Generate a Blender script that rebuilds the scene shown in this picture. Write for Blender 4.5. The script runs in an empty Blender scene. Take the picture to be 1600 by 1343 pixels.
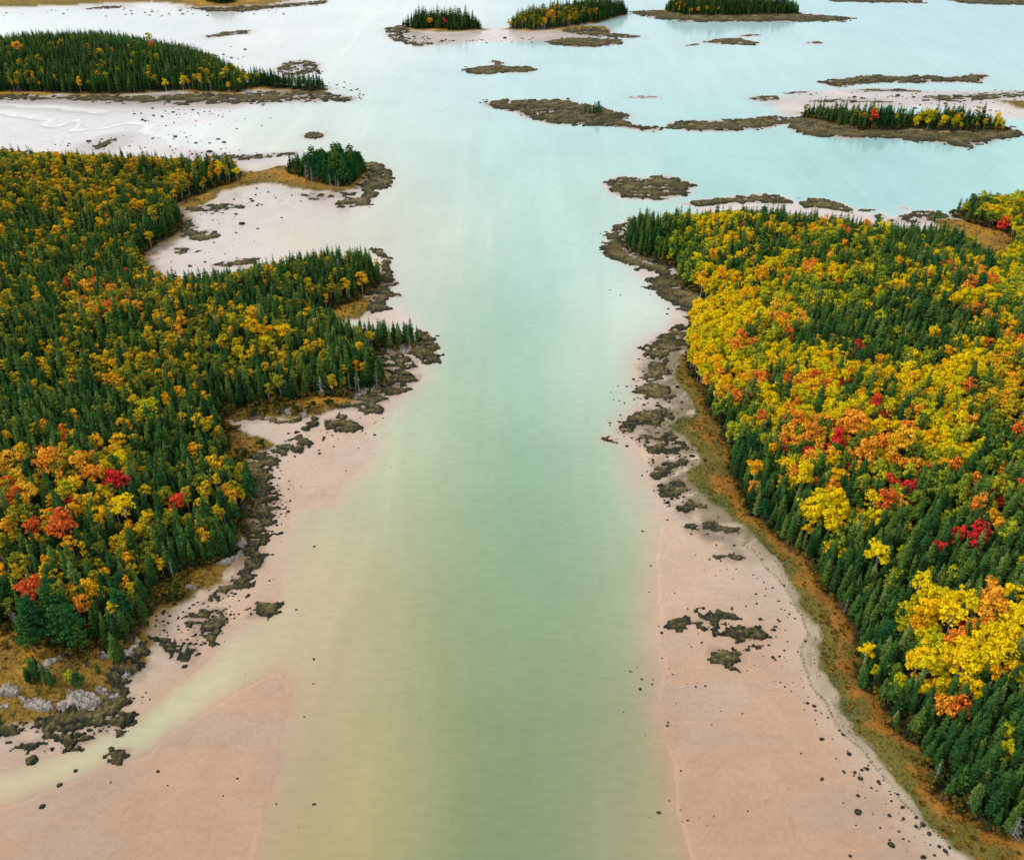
# Autumn estuary at low tide, seen from the air.
import bpy, math, random
import numpy as np

scene = bpy.context.scene
COL = scene.collection
R = math.radians

# ------------------------------------------------------------------ camera
CAM_H = 130.0
PITCH = R(33.9)            # degrees below the horizontal
FPX = 1522.0               # focal length in pixels of a 1600 px wide frame
cam_data = bpy.data.cameras.new('camera')
cam_data.sensor_width = 36.0
cam_data.lens = 36.0 * FPX / 1600.0
cam_data.clip_start = 1.0
cam_data.clip_end = 60000.0
cam = bpy.data.objects.new('camera', cam_data)
COL.objects.link(cam)
cam.location = (0, 0, CAM_H)
cam.rotation_euler = (math.pi / 2 - PITCH, 0, 0)
scene.camera = cam

# ------------------------------------------------------------------ light
SUN_EL, SUN_AZ = R(47), R(-84)      # azimuth from +Y, clockwise
SKY_STRENGTH = 0.13
world = bpy.data.worlds.new('World')
scene.world = world
world.use_nodes = True
wn = world.node_tree
for n in list(wn.nodes):
    wn.nodes.remove(n)
wo = wn.nodes.new('ShaderNodeOutputWorld')
bg = wn.nodes.new('ShaderNodeBackground')
sky = wn.nodes.new('ShaderNodeTexSky')
sky.sky_type = 'NISHITA'
sky.sun_disc = False
sky.sun_elevation = SUN_EL
sky.sun_rotation = SUN_AZ
sky.altitude = 100.0
sky.air_density = 1.0
sky.dust_density = 2.0
sky.ozone_density = 1.0
bg.inputs['Strength'].default_value = SKY_STRENGTH
# a thin even veil of bright cloud over the blue
veil = wn.nodes.new('ShaderNodeMix')
veil.data_type = 'RGBA'
veil.inputs[0].default_value = 0.55
veil.inputs[7].default_value = (7.6, 7.9, 8.0, 1)
wn.links.new(sky.outputs[0], veil.inputs[6])
wn.links.new(veil.outputs[2], bg.inputs['Color'])
wn.links.new(bg.outputs[0], wo.inputs['Surface'])

sun_data = bpy.data.lights.new('sun', 'SUN')
sun_data.energy = 1.5
sun_data.angle = R(14)
sun_data.color = (1.0, 0.95, 0.87)
sun = bpy.data.objects.new('sun', sun_data)
COL.objects.link(sun)
sun.rotation_euler = (math.pi / 2 - SUN_EL, 0, math.pi - SUN_AZ)
sun.location = (-200, 200, 300)

scene.view_settings.view_transform = 'Standard'
scene.view_settings.look = 'None'
scene.view_settings.exposure = 0.4
scene.view_settings.gamma = 1.0
scene.view_settings.use_curve_mapping = False
cy = scene.cycles
cy.max_bounces = 5
cy.diffuse_bounces = 2
cy.glossy_bounces = 2
cy.transmission_bounces = 2
cy.transparent_max_bounces = 6
cy.use_denoising = True

# ------------------------------------------------------------------ helpers
CP, SP = math.cos(PITCH), math.sin(PITCH)


def ground(px, py, z=0.0):
    """Where the sight line through a photograph pixel meets the level z."""
    px = np.asarray(px, float); py = np.asarray(py, float)
    dx = (px - 800.0) / FPX
    dy = -(py - 671.5) / FPX
    ry = CP + SP * dy
    rz = -SP + CP * dy
    t = (z - CAM_H) / rz
    return dx * t, ry * t


def pixel(x, y, z):
    x = np.asarray(x, float); y = np.asarray(y, float); z = np.asarray(z, float) - CAM_H
    d = y * CP - z * SP
    u = y * SP + z * CP
    return 800 + FPX * x / d, 671.5 - FPX * u / d


def hash2(ix, iy, seed):
    n = (ix.astype(np.int64) * 374761393 + iy.astype(np.int64) * 668265263 + seed * 982451653) & 0x7fffffff
    n = ((n ^ (n >> 13)) * 1274126177) & 0x7fffffff
    n = ((n ^ (n >> 16)) * 668265263) & 0x7fffffff
    return ((n ^ (n >> 15)) & 0xffffff) / float(0xffffff)


def vnoise(x, y, seed=0):
    ix, iy = np.floor(x), np.floor(y)
    fx, fy = x - ix, y - iy
    fx = fx * fx * (3 - 2 * fx); fy = fy * fy * (3 - 2 * fy)
    a = hash2(ix, iy, seed); b = hash2(ix + 1, iy, seed)
    c = hash2(ix, iy + 1, seed); d = hash2(ix + 1, iy + 1, seed)
    return (a + (b - a) * fx) * (1 - fy) + (c + (d - c) * fx) * fy


def fbm(x, y, seed=0, oct=3):
    s = 0; a = 0.5; t = 0
    for k in range(oct):
        s = s + a * vnoise(x * 2 ** k + 17.3 * k, y * 2 ** k - 9.1 * k, seed + k); t += a; a *= 0.5
    return s / t * 2 - 1


def worley(x, y, seed=0):
    ix, iy = np.floor(x), np.floor(y)
    best = np.full(x.shape, 9.0)
    for i in (-1, 0, 1):
        for j in (-1, 0, 1):
            cx = ix + i; cyy = iy + j
            px = cx + 0.15 + 0.7 * hash2(cx, cyy, seed); py = cyy + 0.15 + 0.7 * hash2(cx, cyy, seed + 7)
            best = np.minimum(best, (px - x) ** 2 + (py - y) ** 2)
    return np.sqrt(best)


def parse(s):
    a = np.array([[float(v) for v in p.split(',')] for p in s.split()])
    return a


def world_poly(s, z=0.0):
    a = parse(s)
    x, y = ground(a[:, 0], a[:, 1], z)
    return np.stack([x, y], 1)


def sdist(x, y, P, margin=25.0):
    """Signed distance (positive inside) to a closed polygon, -margin far outside."""
    out = np.full(x.shape, -margin)
    lo = P.min(0) - margin; hi = P.max(0) + margin
    m = (x > lo[0]) & (x < hi[0]) & (y > lo[1]) & (y < hi[1])
    if not m.any():
        return out
    X = x[m]; Y = y[m]
    d2 = np.full(X.shape, 1e12); ins = np.zeros(X.shape, bool)
    n = len(P)
    for i in range(n):
        ax, ay = P[i]; bx, by = P[(i + 1) % n]
        ex, ey = bx - ax, by - ay
        L = ex * ex + ey * ey + 1e-12
        t = np.clip(((X - ax) * ex + (Y - ay) * ey) / L, 0, 1)
        d2 = np.minimum(d2, (X - ax - t * ex) ** 2 + (Y - ay - t * ey) ** 2)
        if ay != by:
            c = ((ay > Y) != (by > Y)) & (X < (bx - ax) * (Y - ay) / (by - ay) + ax)
            ins ^= c
    d = np.sqrt(d2)
    out[m] = np.where(ins, d, -np.minimum(d, margin))
    return out


def union(x, y, polys, margin=25.0):
    out = np.full(x.shape, -margin)
    for P in polys:
        out = np.maximum(out, sdist(x, y, P, margin))
    return out


def mesh_from(name, V, F, mats=(), fmat=None, smooth=False):
    """V (n,3), F (m,3) or (m,4) arrays."""
    V = np.asarray(V, np.float32); F = np.asarray(F, np.int32)
    me = bpy.data.meshes.new(name)
    k = F.shape[1] if len(F) else 3
    me.vertices.add(len(V)); me.vertices.foreach_set('co', V.ravel())
    me.loops.add(F.size); me.loops.foreach_set('vertex_index', F.ravel())
    me.polygons.add(len(F))
    me.polygons.foreach_set('loop_start', np.arange(0, F.size, k, dtype=np.int32))
    for m in mats:
        me.materials.append(m)
    if fmat is not None:
        me.polygons.foreach_set('material_index', np.asarray(fmat, np.int32))
    me.polygons.foreach_set('use_smooth', np.full(len(F), smooth, bool))
    me.update(calc_edges=True)
    return me


def set_attr(me, name, val):
    a = me.attributes.new(name, 'FLOAT', 'POINT')
    a.data.foreach_set('value', np.asarray(val, np.float32))


def link(name, me, parent=None, loc=None, **props):
    o = bpy.data.objects.new(name, me)
    COL.objects.link(o)
    if parent is not None:
        o.parent = parent
    if loc is not None:
        o.location = loc
    for k, v in props.items():
        if v is not None:
            o[k] = v
    return o
# ------------------------------------------------------------------ outlines (pixels of the photograph, laid on the ground)
FOREST = {
 'west': "-420,975 0,978 21,981 42,990 54,1006 105,1008 155,1006 163,1017 184,1019 214,985 226,960 235,931 251,914 272,906 293,893 335,878 369,864 373,834 385,795 388,771 386,748 368,738 352,733 353,708 354,682 345,655 338,647 351,637 401,634 432,627 454,625 492,617 527,614 544,615 568,610 589,600 600,591 584,568 576,547 597,544 641,542 652,540 654,530 600,528 560,530 500,500 501,488 532,476 555,468 567,458 594,438 594,428 575,416 540,418 480,421 450,431 400,444 340,452 262,458 238,445 223,423 215,402 253,375 280,357 281,342 266,319 300,306 329,294 360,285 371,281 366,263 340,266 300,271 200,270 100,264 0,255 -420,245",
 'islet': "449,267 457,270 476,276 495,281 514,287 530,291 542,289 557,277 568,266 560,262 540,264 520,266 500,266 475,264 455,263",
 'east': "978,364 977,379 989,392 1009,399 1037,409 1057,412 1062,435 1065,447 1100,462 1113,478 1088,495 1080,513 1087,538 1076,548 1079,578 1095,595 1110,623 1113,649 1128,666 1140,694 1141,722 1149,737 1163,780 1173,803 1200,814 1216,838 1236,854 1257,866 1274,887 1300,930 1322,955 1340,1004 1342,1061 1372,1083 1386,1119 1404,1135 1444,1168 1456,1205 1470,1234 1498,1259 1516,1277 1552,1292 1600,1306 1850,1400 2150,1350 2150,330 1900,318 1700,322 1560,326 1500,329 1488,334 1535,353 1572,361 1588,385 1576,412 1545,418 1510,395 1464,379 1400,379 1340,375 1270,366 1200,358 1130,352 1100,355 1040,357 990,358",
 'far_west': "-420,142 0,142 91,143 142,145 209,143 277,139 337,141 371,142 385,136 432,136 486,141 510,138 500,134 430,130 385,127 351,111 317,94 277,88 219,77 169,71 132,75 67,79 0,85 -420,91",
 'top_west': "322,4 340,7 365,6 373,0 376,-40 318,-40",
 'isle_a': "628,41 655,45 719,46 752,44 745,40 700,38 650,38",
 'isle_b': "795,43 834,46 867,43 901,38 935,33 980,20 975,16 930,20 890,26 840,33 805,38",
 'isle_c': "1040,19 1060,22 1127,24 1178,22 1249,21 1245,16 1150,14 1045,14",
 'isle_d': "1256,181 1296,191 1347,200 1381,201 1418,198 1485,203 1546,201 1570,203 1571,199 1546,195 1485,193 1424,191 1347,190 1296,184 1258,177",
}
GRASS = [
 "370,266 400,267 431,259 448,258 450,268 476,277 514,288 532,292 545,290 557,278 572,266 567,281 545,296 522,300 481,297 443,289 410,284 380,290 368,284",
 "372,275 380,290 345,297 338,308 310,322 290,325 278,322 300,308 330,296 362,286",
 "500,486 532,474 560,466 580,465 578,482 560,495 530,500 505,502",
 "338,645 351,636 401,632 432,626 492,616 544,614 555,622 545,632 520,640 500,648 470,655 440,652 400,650 370,655 345,656",
 "343,656 365,665 390,675 410,685 425,695 415,705 395,710 385,722 370,734 350,734 351,705 352,685",
 "268,906 293,892 335,876 362,882 350,905 325,920 300,930 270,945 245,950 232,967 224,960 236,930 250,912",
 "-420,975 0,976 42,988 54,1004 105,1006 155,1004 175,1020 200,1010 213,984 228,978 234,1000 230,1020 220,1045 205,1050 190,1062 180,1085 160,1105 120,1115 80,1130 40,1125 0,1130 -420,1160",
 "1062,440 1100,460 1115,476 1108,490 1085,475 1065,460",
 "1076,546 1079,578 1095,595 1112,623 1114,649 1130,666 1142,694 1143,722 1151,737 1165,780 1175,803 1202,814 1218,838 1238,854 1259,866 1276,887 1302,930 1324,955 1342,1004 1344,1061 1374,1083 1388,1119 1406,1135 1446,1168 1458,1205 1472,1234 1500,1259 1518,1277 1554,1292 1602,1306 1850,1400 1850,1560 1620,1420 1520,1343 1494,1319 1469,1297 1451,1281 1432,1251 1404,1225 1374,1191 1360,1159 1324,1123 1306,1094 1299,1072 1273,1040 1270,1011 1281,1000 1273,979 1252,950 1241,921 1230,896 1211,871 1186,849 1163,826 1143,813 1135,795 1110,783 1092,762 1077,747 1074,730 1097,722 1085,702 1062,679 1040,664 1062,651 1085,646 1082,633 1060,602 1052,585 1060,560",
 "1455,343 1475,340 1500,343 1535,351 1570,360 1600,372 1620,420 1560,418 1520,412 1490,380 1465,352",
 "1256,183 1290,189 1335,197 1335,202 1310,201 1270,192",
 "1560,156 1600,158 1640,164 1640,172 1590,168",
 "-200,13 0,11 60,9 130,7 180,4 240,3 270,5 300,9 330,11 370,10 420,7 470,-2 460,-45 -200,-45",
 "1010,17 1040,15 1066,21 1040,22",
 "640,44 700,47 722,47 715,50 670,49",
 "855,46 905,40 945,40 955,48 900,48",
 "8,142 60,141 92,143 80,147 0,148 -60,146",
 "277,139 320,140 345,144 310,144",
 "385,136 425,135 440,138 400,141",
]
SAND = ["1160,850 1176,860 1201,896 1227,925 1245,953 1259,989 1248,1015 1248,1040 1266,1079 1295,1112 1317,1144 1345,1173 1370,1205 1394,1238 1412,1258 1436,1276 1451,1295 1475,1312 1499,1333 1600,1430 1700,1500 1620,1420 1520,1343 1494,1319 1469,1297 1451,1275 1432,1245 1404,1215 1374,1181 1324,1113 1299,1062 1283,1030 1283,1000 1273,969 1252,940 1230,886 1186,839"]
MUD = [
 "-420,1300 0,1265 100,1230 230,1176 335,1103 440,1045 453,1075 450,1107 436,1149 423,1224 406,1283 400,1343 390,1440 380,1700 -800,1700",
 "-420,1215 0,1203 75,1180 200,1125 290,1057 377,981 440,930 448,880 440,850 455,820 475,792 518,786 528,766 553,743 576,715 581,690 563,680 578,662 614,629 640,602 655,575 640,545 560,520 450,600 300,700 200,900 -420,1000",
 "265,315 290,300 380,285 440,292 520,315 545,322 510,327 450,340 400,355 378,366 400,378 430,392 400,420 330,440 240,445 205,420 212,395",
 "-420,152 0,154 250,160 380,164 330,190 240,198 262,215 290,232 330,240 400,248 440,255 400,268 300,295 0,300 -420,300",
 "1037,428 1040,465 1050,480 1058,492 1040,515 1012,534 998,560 990,600 1002,628 970,662 985,690 1003,712 1012,745 1025,780 1036,830 1027,900 1030,960 1032,1050 1030,1100 1050,1200 1065,1290 1078,1343 1100,1420 1150,1700 1900,1700 1700,1400 1500,1200 1300,900 1200,800 1120,640 1085,520 1100,470 1060,420",
 "1205,158 1250,150 1300,142 1380,140 1450,143 1650,143 1650,190 1570,182 1480,168 1380,165 1300,170 1256,178 1232,180",
 "604,46 650,42 720,46 800,44 870,43 930,42 950,55 900,62 800,64 720,66 660,69 620,60",
 "-200,17 0,15 160,10 300,14 340,18 420,12 500,5 500,-40 -200,-40",
 "1095,324 1180,312 1240,318 1330,332 1400,342 1470,338 1500,350 1560,400 1300,390 1100,380",
 "1010,420 1040,430 1030,437 1008,434 995,428",
 "590,478 620,486 640,505 600,505 560,500",
]
CREEKS = ["0,178 60,186 82,188 68,195 85,198 122,187 124,195 110,205 160,200 200,192 235,195 225,205 260,215 272,228",
          "0,166 90,170 160,178"]
# weed-covered rock: (outline, fullness, height m, label)
LEDGES = [
 ("-60,150 100,149 200,149 300,146 380,146 440,142 500,141 530,147 558,153 552,158 500,158 450,160 400,163 330,162 250,162 180,160 100,156 -60,155", .05, .9, "brown weedy rock shore along the foot of the big wooded island"),
 ("430,108 450,95 480,93 500,100 495,112 470,118 440,118", -.1, .8, "broken dark ledge off the back of the big wooded island"),
 ("315,57 350,50 395,46 390,52 330,59", -.05, .7, "thin dark ledge behind the hump of the big wooded island"),
 ("475,210 490,206 508,208 505,214 490,218 478,216", .2, .8, "small dark ledge alone in pale water beyond the round wooded islet"),
 ("140,230 175,218 187,215 182,222 150,237", .05, .7, "short dark ledge on the white flats behind the golden wood"),
 ("320,243 385,242 430,239 465,236 465,241 400,249 350,253", .0, .6, "long thin weedy bar running up to the round wooded islet"),
 ("562,255 590,255 608,265 615,278 612,288 600,295 585,296 590,305 582,315 575,322 545,323 525,320 535,312 560,308 570,300 560,295 568,280 575,268", .25, 1.1, "olive weedy point wrapping the tip of the round wooded islet"),
 ("465,303 485,301 520,302 545,299 566,298 555,306 520,310 500,314 480,312", -.05, .5, "row of dark weedy rocks below the golden grass spit"),
 ("287,325 320,320 350,318 385,322 380,326 350,330 325,332 300,333 283,332", .0, .5, "brown weed strip across the head of the pale cove"),
 ("282,345 300,343 312,355 305,370 290,375 278,370", .15, .5, "olive weed patch against the wood at the pale cove"),
 ("300,365 325,360 346,367 335,375 310,377 290,378", .1, .5, "brown weed tongue lying out on the pale cove mud"),
 ("270,388 295,388 296,396 280,399 268,395", .15, .5, "oval brown weed patch low in the pale cove"),
 ("300,394 315,390 317,394 303,397", .2, .4, "smallest brown weed patch in the pale cove"),
 ("217,405 235,410 246,415 240,424 222,427", .0, .5, "brown weed in the innermost corner of the pale cove"),
 ("328,415 350,408 380,404 408,401 402,412 350,419", .0, .6, "weedy bank behind the treetops of the middle headland"),
 ("572,387 597,387 602,400 614,403 609,415 616,428 623,443 608,453 636,463 608,467 602,476 618,481 595,486 578,490 572,480 580,468 575,460 592,445 597,425 593,405", .12, 1.0, "dark weedy rock skirt round the tip of the middle headland"),
 ("653,514 670,520 687,542 680,549 682,557 690,568 657,567 652,560 640,550 652,540", .25, 1.1, "blue-black weedy ledge at the outermost tip of the spruce point"),
 ("580,555 620,552 655,562 650,575 640,580 657,585 655,593 646,602 631,617 609,619 590,612 600,594 609,588 597,578 586,568", .02, .9, "broken weedy ledges below the spruce point"),
 ("552,619 576,610 609,621 612,628 592,630 601,643 592,647 568,646 544,638 521,638 544,627", .08, .8, "long dark ledge reaching out over the pink mud below the spruce point"),
 ("506,658 512,655 525,655 530,645 540,650 550,655 558,660 566,672 555,676 530,675 508,672", .15, .9, "dark wedge-shaped ledge standing alone on the pink cove mud"),
 ("473,670 478,662 490,660 491,648 495,646 498,655 494,666 480,672", .35, 1.0, "hooked dark rock beside the wedge-shaped ledge"),
 ("362,656 390,648 420,650 440,655 470,655 475,660 450,664 425,662 400,659 365,663", .0, .5, "brown weedy fringe under the golden grass bank of the pink cove"),
 ("462,688 467,684 482,685 487,693 472,706 464,706", .4, .9, "rounded olive ledge at the edge of the pink cove"),
 ("429,698 459,694 459,703 442,713 429,708 414,703", .1, .7, "jagged dark ledge between the grass and the rounded olive ledge"),
 ("400,711 430,712 440,725 425,735 424,742 430,750 420,758 424,768 426,780 422,788 428,795 432,803 420,812 425,818 415,825 412,835 418,842 410,850 405,862 412,870 413,880 405,890 395,900 388,915 370,922 355,935 330,940 310,945 322,935 345,915 365,902 380,880 375,860 387,835 388,800 393,780 390,750 378,742 385,725", .18, .9, "long band of olive and black rockweed along the foot of the near wood"),
 ("285,960 318,954 352,952 355,964 344,990 335,1010 323,1002 293,994", -.02, .7, "clumpy dark weed patch on tan mud below the grassy bank"),
 ("233,1000 268,996 302,1006 313,1023 293,1042 268,1031 251,1015", .02, .7, "clumpy dark weed fan pointing to the pale creek"),
 ("402,941 427,937 444,946 436,954 419,964 387,963 392,956 406,952", .18, .8, "dark weed island beside the mouth of the pale creek"),
 ("229,1002 231,1031 217,1062 203,1077 204,1093 183,1112 204,1125 188,1135 183,1147 175,1133 163,1129 166,1148 150,1148 146,1137 121,1137 123,1152 140,1152 125,1164 104,1168 90,1156 58,1143 31,1141 21,1152 -60,1150 -60,1131 27,1129 63,1127 94,1116 117,1108 146,1112 161,1091 179,1075 172,1058 188,1043 206,1027 217,1014", .12, 1.1, "olive and black rockweed skirt round the grassy headland"),
 ("20,1168 27,1152 46,1154 63,1156 78,1168 63,1176 42,1174", -.05, .6, "scattered dark weed rocks below the grassy headland"),
 ("163,1183 167,1175 177,1171 196,1171 201,1179 188,1182 175,1180", .1, .6, "dark weed cluster lying in the pale creek"),
 ("177,1189 186,1194 184,1202 176,1196", .3, .5, "small dark weed knob under the weed cluster in the creek"),
 ("1016,338 986,342 956,359 944,379 947,397 971,412 1014,422 1037,432 1006,437 1019,447 1039,463 1052,475 1067,490 1078,500 1090,498 1110,482 1100,465 1066,450 1060,430 1037,412 1009,402 985,395 970,380 972,362 985,350", .25, .8, "broad brown weed shelf curling round the tip of the yellow wood"),
 ("1052,508 1078,510 1085,525 1075,540 1060,545 1050,555 1035,560 1015,557 1001,553 1011,536 1042,521", .14, .8, "dark weed ledge below the brightest yellow trees"),
 ("1016,566 1045,560 1050,585 1035,593 1021,598 998,598 1006,588 1012,578", .1, .7, "dark weed ledge just up from the paired ledges of the east bank"),
 ("993,606 1021,599 1044,606 1058,621 1039,624 1016,620 998,614", .25, .8, "solid olive ledge with a bright mud scoop below it"),
 ("960,671 971,661 986,646 1006,643 1026,638 1039,638 1057,643 1055,655 1041,661 1026,666 1006,661 988,666 991,676 976,678", .12, .8, "dark blue-tipped weed spur reaching farthest into the channel"),
 ("990,692 1000,680 1026,669 1047,669 1069,687 1082,707 1062,714 1031,711 1014,705", -.17, .5, "speckled field of weed clumps under the blue-tipped spur"),
 ("938,683 948,683 964,687 962,691 945,688", .1, .3, "blue-black weed streak lying out in the green water"),
 ("1011,737 1034,725 1062,718 1073,722 1054,732 1047,740 1029,747 1016,746", .12, .7, "slanting dark ledge beside the white stone on the east bank"),
 ("1023,765 1041,755 1062,750 1074,752 1066,758 1085,768 1072,775 1052,778 1033,776", .1, .7, "ragged double ledge below the slanting one on the east bank"),
 ("1055,790 1072,784 1092,785 1107,792 1090,795 1072,801 1062,797", .15, .7, "small dark ledge with a black tail on the pink mud"),
 ("1071,825 1082,819 1112,816 1130,823 1155,826 1153,836 1135,840 1102,839 1097,831 1077,834", .02, .6, "long broken ledge on the pink mud below the small tailed ledge"),
 ("1111,869 1130,866 1155,862 1158,869 1168,880 1148,880 1138,874 1117,873", .05, .5, "thin forked weed patch on the pink mud"),
 ("1048,972 1056,969 1073,974 1072,979 1059,981 1051,977", .35, .6, "pointed dark weed lump at the channel end of the weed row"),
 ("1078,973 1080,966 1095,970 1106,980 1098,986 1087,978", .1, .5, "drooping weed lump second along the weed row"),
 ("1095,966 1109,964 1106,972", .25, .4, "little weed lump above the middle of the weed row"),
 ("1106,974 1115,972 1112,967 1129,963 1132,969 1123,973 1122,981 1113,983", .12, .6, "split weed lump in the middle of the weed row"),
 ("1115,959 1119,954 1136,957 1155,962 1152,965 1141,965 1116,963", .25, .5, "flat weed bar at the top of the weed row"),
 ("1137,987 1159,984 1169,986 1182,983 1192,989 1198,996 1192,1000 1171,1000 1154,996 1142,1000", .4, .9, "thick olive weed bank with a notch in its top edge"),
 ("1110,1018 1112,1011 1131,1017 1148,1012 1157,1020 1163,1032 1159,1039 1142,1040 1151,1049 1142,1050 1136,1042 1122,1039 1113,1044 1107,1039 1110,1032 1099,1029 1099,1022", .06, .7, "lacy weed clump nearest the bottom on the pink mud"),
 ("946,283 966,275 1009,278 1037,274 1065,282 1090,289 1077,295 1077,303 1052,309 1027,313 996,311 966,307 948,293", .1, 1.1, "lone olive rock islet off the tip of the yellow wood"),
 ("1060,318 1103,311 1153,307 1191,303 1222,306 1240,315 1225,320 1180,316 1130,318 1095,322", .15, .9, "long olive ledge lying behind the yellow wood"),
 ("1250,316 1265,310 1290,311 1311,317 1334,328 1329,332 1287,325 1257,325", .3, 1.0, "humped olive ledge behind the yellow wood"),
 ("1341,327 1365,327 1362,331 1345,331", .3, .5, "flat black rock in the water off the humped ledge"),
 ("1363,336 1378,331 1381,340 1370,343", .15, .8, "round black rock close in off the humped ledge"),
 ("1402,324 1410,322 1421,325 1415,328", .2, .5, "tiny black rock off the far bay of the east shore"),
 ("1385,342 1412,335 1422,329 1454,328 1471,333 1491,340 1459,345 1437,350 1392,347", .02, .8, "brown rocky shore at the mouth of the grassy bay"),
 ("753,160 786,156 834,157 888,156 911,164 945,169 992,181 969,186 999,197 1036,199 1033,204 999,203 962,197 918,194 861,193 824,184 800,172 763,167", .12, 1.2, "long brown islet carrying a few dark trees"),
 ("1040,194 1060,189 1110,189 1140,188 1200,181 1228,181 1240,190 1200,200 1150,204 1080,204 1045,200", .18, 1.0, "low dark ledge between the brown islet and the wooded island"),
 ("1225,183 1256,182 1296,193 1347,202 1381,204 1418,202 1485,207 1546,205 1575,199 1598,208 1590,214 1560,217 1530,222 1515,231 1500,229 1470,222 1420,218 1380,214 1330,216 1290,213 1255,209 1235,200", .3, 1.0, "dark weedy skirt along the front of the wooded island"),
 ("1278,128 1340,119 1370,117 1397,120 1448,118 1478,121 1529,115 1543,118 1532,130 1478,128 1431,130 1381,128 1313,136 1293,133", .12, 1.0, "long brown ledge beyond the white sand bar"),
 ("1170,154 1185,150 1218,149 1219,156 1190,158", .1, .6, "dark ledge at the tip of the white sand bar"),
 ("1223,145 1265,141 1262,145 1230,147", .1, .5, "thin dark ledge above the tip of the white sand bar"),
 ("1331,140 1390,137 1445,141 1440,144 1340,143", .0, .4, "thin dark streak across the top of the white sand bar"),
 ("1261,159 1300,155 1350,157 1400,158 1395,161 1300,161", .0, .4, "thin dark streak along the middle of the white sand bar"),
 ("1440,150 1520,146 1640,140 1640,150 1550,156 1500,160 1440,158", .0, .6, "brown banded ledges at the land end of the white sand bar"),
 ("719,110 749,105 780,101 800,105 824,104 839,109 824,113 793,112 766,116 739,115", .25, 1.0, "lone flat dark islet in the middle of the open water"),
 ("766,94 780,95 791,100 773,100", .2, .6, "small dark rock just behind the lone flat islet"),
 ("600,44 625,39 645,47 625,58 655,67 690,67 650,73 610,61", -.05, .8, "dark rubble point at the end of the small wooded isle"),
 ("850,66 880,60 920,60 970,61 975,68 930,73 880,71", .25, .9, "olive bar in front of the reddish wooded isle"),
 ("870,48 930,44 955,51 1004,57 990,60 940,58 900,54", .1, .8, "long thin bar tapering away from the reddish wooded isle"),
 ("985,18 1010,17 1040,20 1127,25 1249,22 1290,25 1332,28 1320,32 1270,33 1200,33 1100,34 1050,31 1010,26", .3, 1.0, "brown shore of the farthest wooded isle with a long tail"),
 ("1097,66 1127,60 1158,60 1186,67 1181,71 1141,69", .2, .8, "flat dark ledge below the farthest wooded isle"),
 ("1151,56 1180,53 1194,55 1170,57", .1, .5, "thin dark sliver between the flat ledge and the farthest isle"),
 ("1070,72 1080,69 1094,67 1093,71", .1, .5, "broken dark bits beside the flat ledge"),
 ("1257,67 1275,64 1290,67 1280,69", .1, .5, "two-piece dark sliver alone in the open water"),
 ("1290,-3 1440,-3 1446,5 1400,4 1300,3", .2, .8, "dark far ledge cut by the top of the picture"),
 ("1470,-3 1640,-3 1640,8 1560,7 1500,4", .2, .9, "dark far shore in the top corner of the picture"),
 ("978,152 1005,149 1034,152 1000,154", .0, .4, "hair-thin dark reef behind the brown islet"),
 ("290,12 340,12 420,9 500,1 515,1 505,6 440,12 380,18 335,18", .1, .9, "brown rocky tip of the far shore in the top corner"),
 ("125,15 160,10 195,8 190,12 150,15", .0, .6, "dark weed streak below the far orange shore"),
]
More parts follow.
